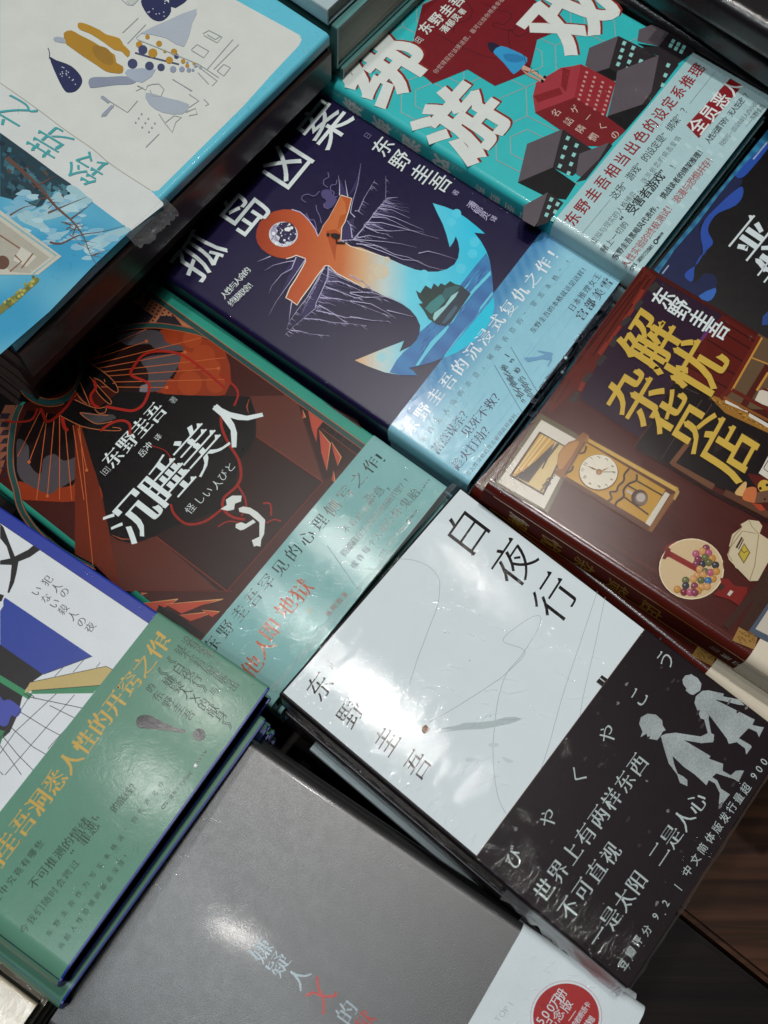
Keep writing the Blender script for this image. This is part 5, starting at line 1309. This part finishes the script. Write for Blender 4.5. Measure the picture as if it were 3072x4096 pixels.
# ================================================================== shrink film standing off the books
def crinkle(name, parent, pts, depth, mat, seed, sub=(26, 6), amp=1.4, mm_offset=(0, 0, 0)):
    """a creased strip of film: pts are (x, y, z) mm along its fixed edge, depth the vector to its free edge"""
    r = random.Random(seed)
    n, m = sub
    v, f = [], []
    L = len(pts) - 1
    for i in range(n + 1):
        t = i / n * L; k = min(int(t), L - 1); u = t - k
        a = [pts[k][q] + (pts[k+1][q] - pts[k][q]) * u for q in range(3)]
        jag = r.uniform(.75, 1.1)
        for j in range(m + 1):
            s = j / m
            e = amp * s
            v.append((a[0] + depth[0] * s * jag + r.gauss(0, e * .4), -(a[1] + depth[1] * s * jag) + r.gauss(0, e * .4), a[2] + depth[2] * s * jag + r.gauss(0, e) * .7 + .3))
    for i in range(n):
        for j in range(m):
            q = i * (m + 1) + j
            f.append((q, q + m + 1, q + m + 2, q + 1))
    o = mesh_obj(name, v, f, mat, parent)
    o.data.polygons.foreach_set('use_smooth', [True] * len(o.data.polygons))
    md = o.modifiers.new('subdiv', 'SUBSURF'); md.levels = 1; md.render_levels = 1
    return o

def wrap_creases(parent, frame, areas, seed, mat=None, z=.7, t=0):
    for i, area in enumerate(areas): crease_patch(parent, [area], seed * 10 + i, mat, z, t)

def crease_patch(parent, areas, seed, mat=None, z=.7, t=0):
    """short raised creases of the clear film, gathered along the folded edges"""
    r = random.Random(seed)
    v, f = [], []
    for x0, y0, x1, y1, n, la, lb, ang, spread in areas:
        for _ in range(n):
            cx, cy = r.uniform(x0, x1), r.uniform(y0, y1)
            L = r.uniform(la, lb); a = math.radians(ang + r.gauss(0, spread)); wd = r.uniform(.18, .42); h = wd * r.uniform(.12, .38)
            ca, sa = math.cos(a), math.sin(a); b = len(v); nseg = 4
            bend = r.uniform(-.12, .12) * L
            for i in range(nseg + 1):
                q = i / nseg; off = L * (q - .5); bb = bend * math.sin(math.pi * q); k = math.sin(math.pi * (.08 + .84 * q))
                px, py = cx + ca * off - sa * bb, cy + sa * off + ca * bb
                for s_, hh in ((-1, 0), (-.45, .75), (0, 1), (.45, .75), (1, 0)):
                    v.append((px - sa * wd * s_ * k, -(py + ca * wd * s_ * k), z + h * hh * k))
            for i in range(nseg):
                for j in range(4):
                    q = b + i * 5 + j
                    f.append((q, q + 1, q + 6, q + 5))
    o = mesh_obj('film_crease', v, f, mat or FILM, parent)
    o.data.polygons.foreach_set('use_smooth', [True] * len(f))
    o.matrix_basis = Matrix.Translation((0, 0, t / 1000))
    return o
up = lambda o, t: setattr(o, 'matrix_basis', Matrix.Translation((0, 0, t / 1000)))

w, l = FD.w, FD.l
o = wrap_creases(white_book, FD, [(3, 2, 10, l - 4, 60, 3, 9, 0, 16), (3, 125, 20, l - 6, 60, 4, 12, 8, 18), (20, 50, 60, 100, 12, 5, 14, 40, 25), (5, l - 10, w - 6, l - 2, 50, 2, 7, 90, 20), (3, l * .62, 16, l - 4, 70, 4, 13, 12, 18), (30, 20, 110, 110, 40, 3, 16, 62, 14)], 4, z=.75, t=24)
o = crinkle('shrink_wrap', white_book, [(0, -1.5, 0), (20, -2, 0), (60, -2.2, 0), (100, -2, 0), (w, -1.5, 0)], (0, -4.2, -2.5), FILM_HAZY, 5, (40, 5), .7); up(o, 24)
o = crinkle('shrink_wrap', white_book, [(-.9, 132, -1), (-.9, 160, -1), (-.9, 190, -1), (-.9, l, -1)], (-3.8, 1.0, -9), FILM_HAZY, 6, (34, 6), 1.0); up(o, 24)
o = crinkle('shrink_wrap', white_book, [(0, l + .6, 0), (50, l + .6, 0), (100, l + .6, 0), (w, l + .6, 0)], (1, 3.0, -7), FILM_HAZY, 7, (40, 6), .7); up(o, 24)
o = crinkle('shrink_wrap', white_book, [(-.8, 2, -1), (-.8, 40, -1), (-.8, 90, -1), (-.8, 130, -1)], (-1.0, 1.0, -9), FILM, 8, (50, 5), .8); up(o, 24)

w, l = FC.w, FC.l
o = wrap_creases(red_book, FC, [(8, l - 46, 100, l - 3, 130, 3, 12, 60, 16), (60, l - 30, w - 5, l - 2, 60, 2, 8, 55, 20)], 9, z=.7, t=18)
w, l = FB.w, FB.l
o = wrap_creases(purple_book, FB, [(1.5, 2, 16, 14, 26, .8, 2.6, 20, 50), (.8, 3, 2.4, l - 40, 60, .6, 2.0, 90, 20), (w - 5, 10, w - 1.5, l - 50, 60, .5, 1.8, 60, 50), (2, l - 52, 26, l - 2, 60, 1, 5, 40, 40), (w - 26, l - 30, w - 3, l - 2, 26, 1, 4, 40, 40)], 10, z=.72, t=20)
w, l = FH.w, FH.l
o = wrap_creases(turquoise_book, FH, [(1.5, 1.5, 12, 8, 10, .6, 2, 10, 60), (w - 6, 30, w - 2.5, l - 55, 70, .6, 2.2, 90, 30), (w - 60, 96, w - 54, l - 4, 70, .8, 3.0, 90, 20), (1, l - 52, 5, l - 2, 40, .8, 3, 90, 25), (w - 8, l - 52, w - 3, l - 2, 40, .8, 3, 90, 25)], 11, z=.72, t=18)
w, l = FE.w, FE.l
o = wrap_creases(brown_book, FE, [(2.5, 2, 22, 16, 46, 2, 8, -50, 14), (w - 7, 4, w - 4.5, 110, 90, .6, 2.0, 90, 25), (1.5, 2, 30, 5, 20, 1, 4, 60, 30)], 12, z=.6, t=24)
w, l = FF.w, FF.l
o = wrap_creases(green_book, FF, [(w - 14, l - 30, w - 2, l - 2, 34, .6, 2.5, 40, 50), (w - 5, 100, w - 2, l - 60, 20, .6, 1.6, 60, 40), (20, l - 18, 100, l - 5, 16, 2, 6, 0, 20)], 13, z=.72, t=22)
w, l = FA.w, FA.l
o = wrap_creases(pale_book, FA, [(1.5, 150, 6, l - 4, 60, .6, 2.4, 90, 40), (2, 28, 46, 62, 40, .8, 3, 30, 50), (2, l - 14, 40, l - 2, 18, .6, 2.0, 0, 60), (60, 60, 140, 110, 14, 2, 6, 40, 40)], 15, z=.6, t=9)
yA = FA.loc(650, 822)[1]
o = crinkle('shrink_wrap', pale_book, [(-.6, yA - 24, 0), (-.6, yA - 12, 0), (-.6, yA - 4, 0), (-.6, yA + 4, 0)], (-7, 2, -9), FILM_HAZY, 16, (22, 8), 1.3); up(o, 9)
w, l = FG.w, FG.l
o = wrap_creases(grey_book, FG, [(w - 60, l - 52, w - 4, l - 12, 40, 2, 9, 40, 40), (70, 4, 110, 12, 12, 2, 8, 85, 12)], 17, z=.7, t=22)

for i, o in enumerate(J):
    wrap_creases(o, None, [(1, 20, 7, 200, 150, 1.5, 6, 8, 18), (6, 20, 30, 200, 40, 3, 10, 20, 30)], 30 + i, z=.15, t=20)

# ================================================================== display table and the floor beyond it
def wood_material(name, a, b, scale=(1.2, 26, 26)):
    m = bpy.data.materials.new(name); m.use_nodes = True
    nt = m.node_tree; N, L = nt.nodes, nt.links
    p = N['Principled BSDF']; p.inputs['Roughness'].default_value = .6; p.inputs['Specular IOR Level'].default_value = .12
    tc = N.new('ShaderNodeTexCoord'); mp = N.new('ShaderNodeMapping'); mp.inputs['Scale'].default_value = scale
    L.new(tc.outputs['Object'], mp.inputs['Vector'])
    n = N.new('ShaderNodeTexNoise'); n.inputs['Scale'].default_value = 4; n.inputs['Detail'].default_value = 8; n.inputs['Distortion'].default_value = .8
    L.new(mp.outputs[0], n.inputs['Vector'])
    r = N.new('ShaderNodeValToRGB'); r.color_ramp.elements[0].position = .32; r.color_ramp.elements[0].color = a; r.color_ramp.elements[1].position = .7; r.color_ramp.elements[1].color = b
    L.new(n.outputs['Fac'], r.inputs[0]); L.new(r.outputs[0], p.inputs['Base Color'])
    bp = N.new('ShaderNodeBump'); bp.inputs['Strength'].default_value = .25; bp.inputs['Distance'].default_value = .002
    L.new(n.outputs['Fac'], bp.inputs['Height']); L.new(bp.outputs[0], p.inputs['Normal'])
    return m
OAK = wood_material('brown_oak', hexc('#20130d'), hexc('#4a2f20'))
DARKWOOD = wood_material('dark_stained_wood', hexc('#0d0809'), hexc('#191112'))

def px_at(z, u, v):
    r = EX * ((u - 1536) / F_PX) + EY * (-(v - 2048) / F_PX) - EZ
    return CAM + r * ((z - CAM_Z) / r.z)
ax = FD.X.copy(); ax.z = 0; ax.normalize(); ay = Vector((ax.y, -ax.x, 0))     # the table runs with the books
def slab(name, origin, x0, x1, y0, y1, z0, z1, mat, parent=None, bev=.003):
    bm = bmesh.new()
    cs = [origin + ax * a + ay * b for a, b in ((x0, y0), (x1, y0), (x1, y1), (x0, y1))]
    vs = [bm.verts.new((c.x, c.y, z0)) for c in cs] + [bm.verts.new((c.x, c.y, z1)) for c in cs]
    for q in ((0, 1, 2, 3), (7, 6, 5, 4), (0, 4, 5, 1), (1, 5, 6, 2), (2, 6, 7, 3), (3, 7, 4, 0)): bm.faces.new([vs[i] for i in q])
    bmesh.ops.recalc_face_normals(bm, faces=bm.faces)
    bmesh.ops.bevel(bm, geom=list(bm.edges), offset=bev, segments=2, affect='EDGES')
    me = bpy.data.meshes.new(name); bm.to_mesh(me); bm.free(); me.materials.append(mat)
    o = bpy.data.objects.new(name, me); COL.objects.link(o)
    if parent: o.parent = parent
    return o
tb = bpy.data.objects.new('display_table', None); COL.objects.link(tb)
tag(tb, 'brown wooden display table with a dark plank edge, carrying all the piles of books', 'table')
e0 = px_at(0, 2842, 3745); e1_ = px_at(0, 3072, 3930)
ay = (e1_ - e0).normalized(); ay.z = 0; ay.normalize(); ax = Vector((-ay.y, ay.x, 0))
if ax.dot(FD.X) < 0: ax = -ax
slab('table_top', e0, 0.0, 1.2, -1.5, 1.2, -.030, -.0005, OAK, tb)
slab('table_edge', e0, -1.6, -.002, -1.5, 1.2, -.034, -.0025, DARKWOOD, tb)
bm = bmesh.new(); bmesh.ops.create_grid(bm, x_segments=2, y_segments=2, size=4)
me = bpy.data.meshes.new('floor'); bm.to_mesh(me); bm.free(); me.materials.append(plain_material('dark_floor', hexc('#1c1718'), .6))
fl = bpy.data.objects.new('floor', me); COL.objects.link(fl); fl.location = (0, 0, -.8); fl['kind'] = 'structure'
for i, (a, b) in enumerate(((-1.2, -1.1), (-1.2, .9), (.9, -1.1), (.9, .9))):
    slab('leg', e0, a, a + .07, b, b + .07, -.8, -.0345, DARKWOOD, tb)
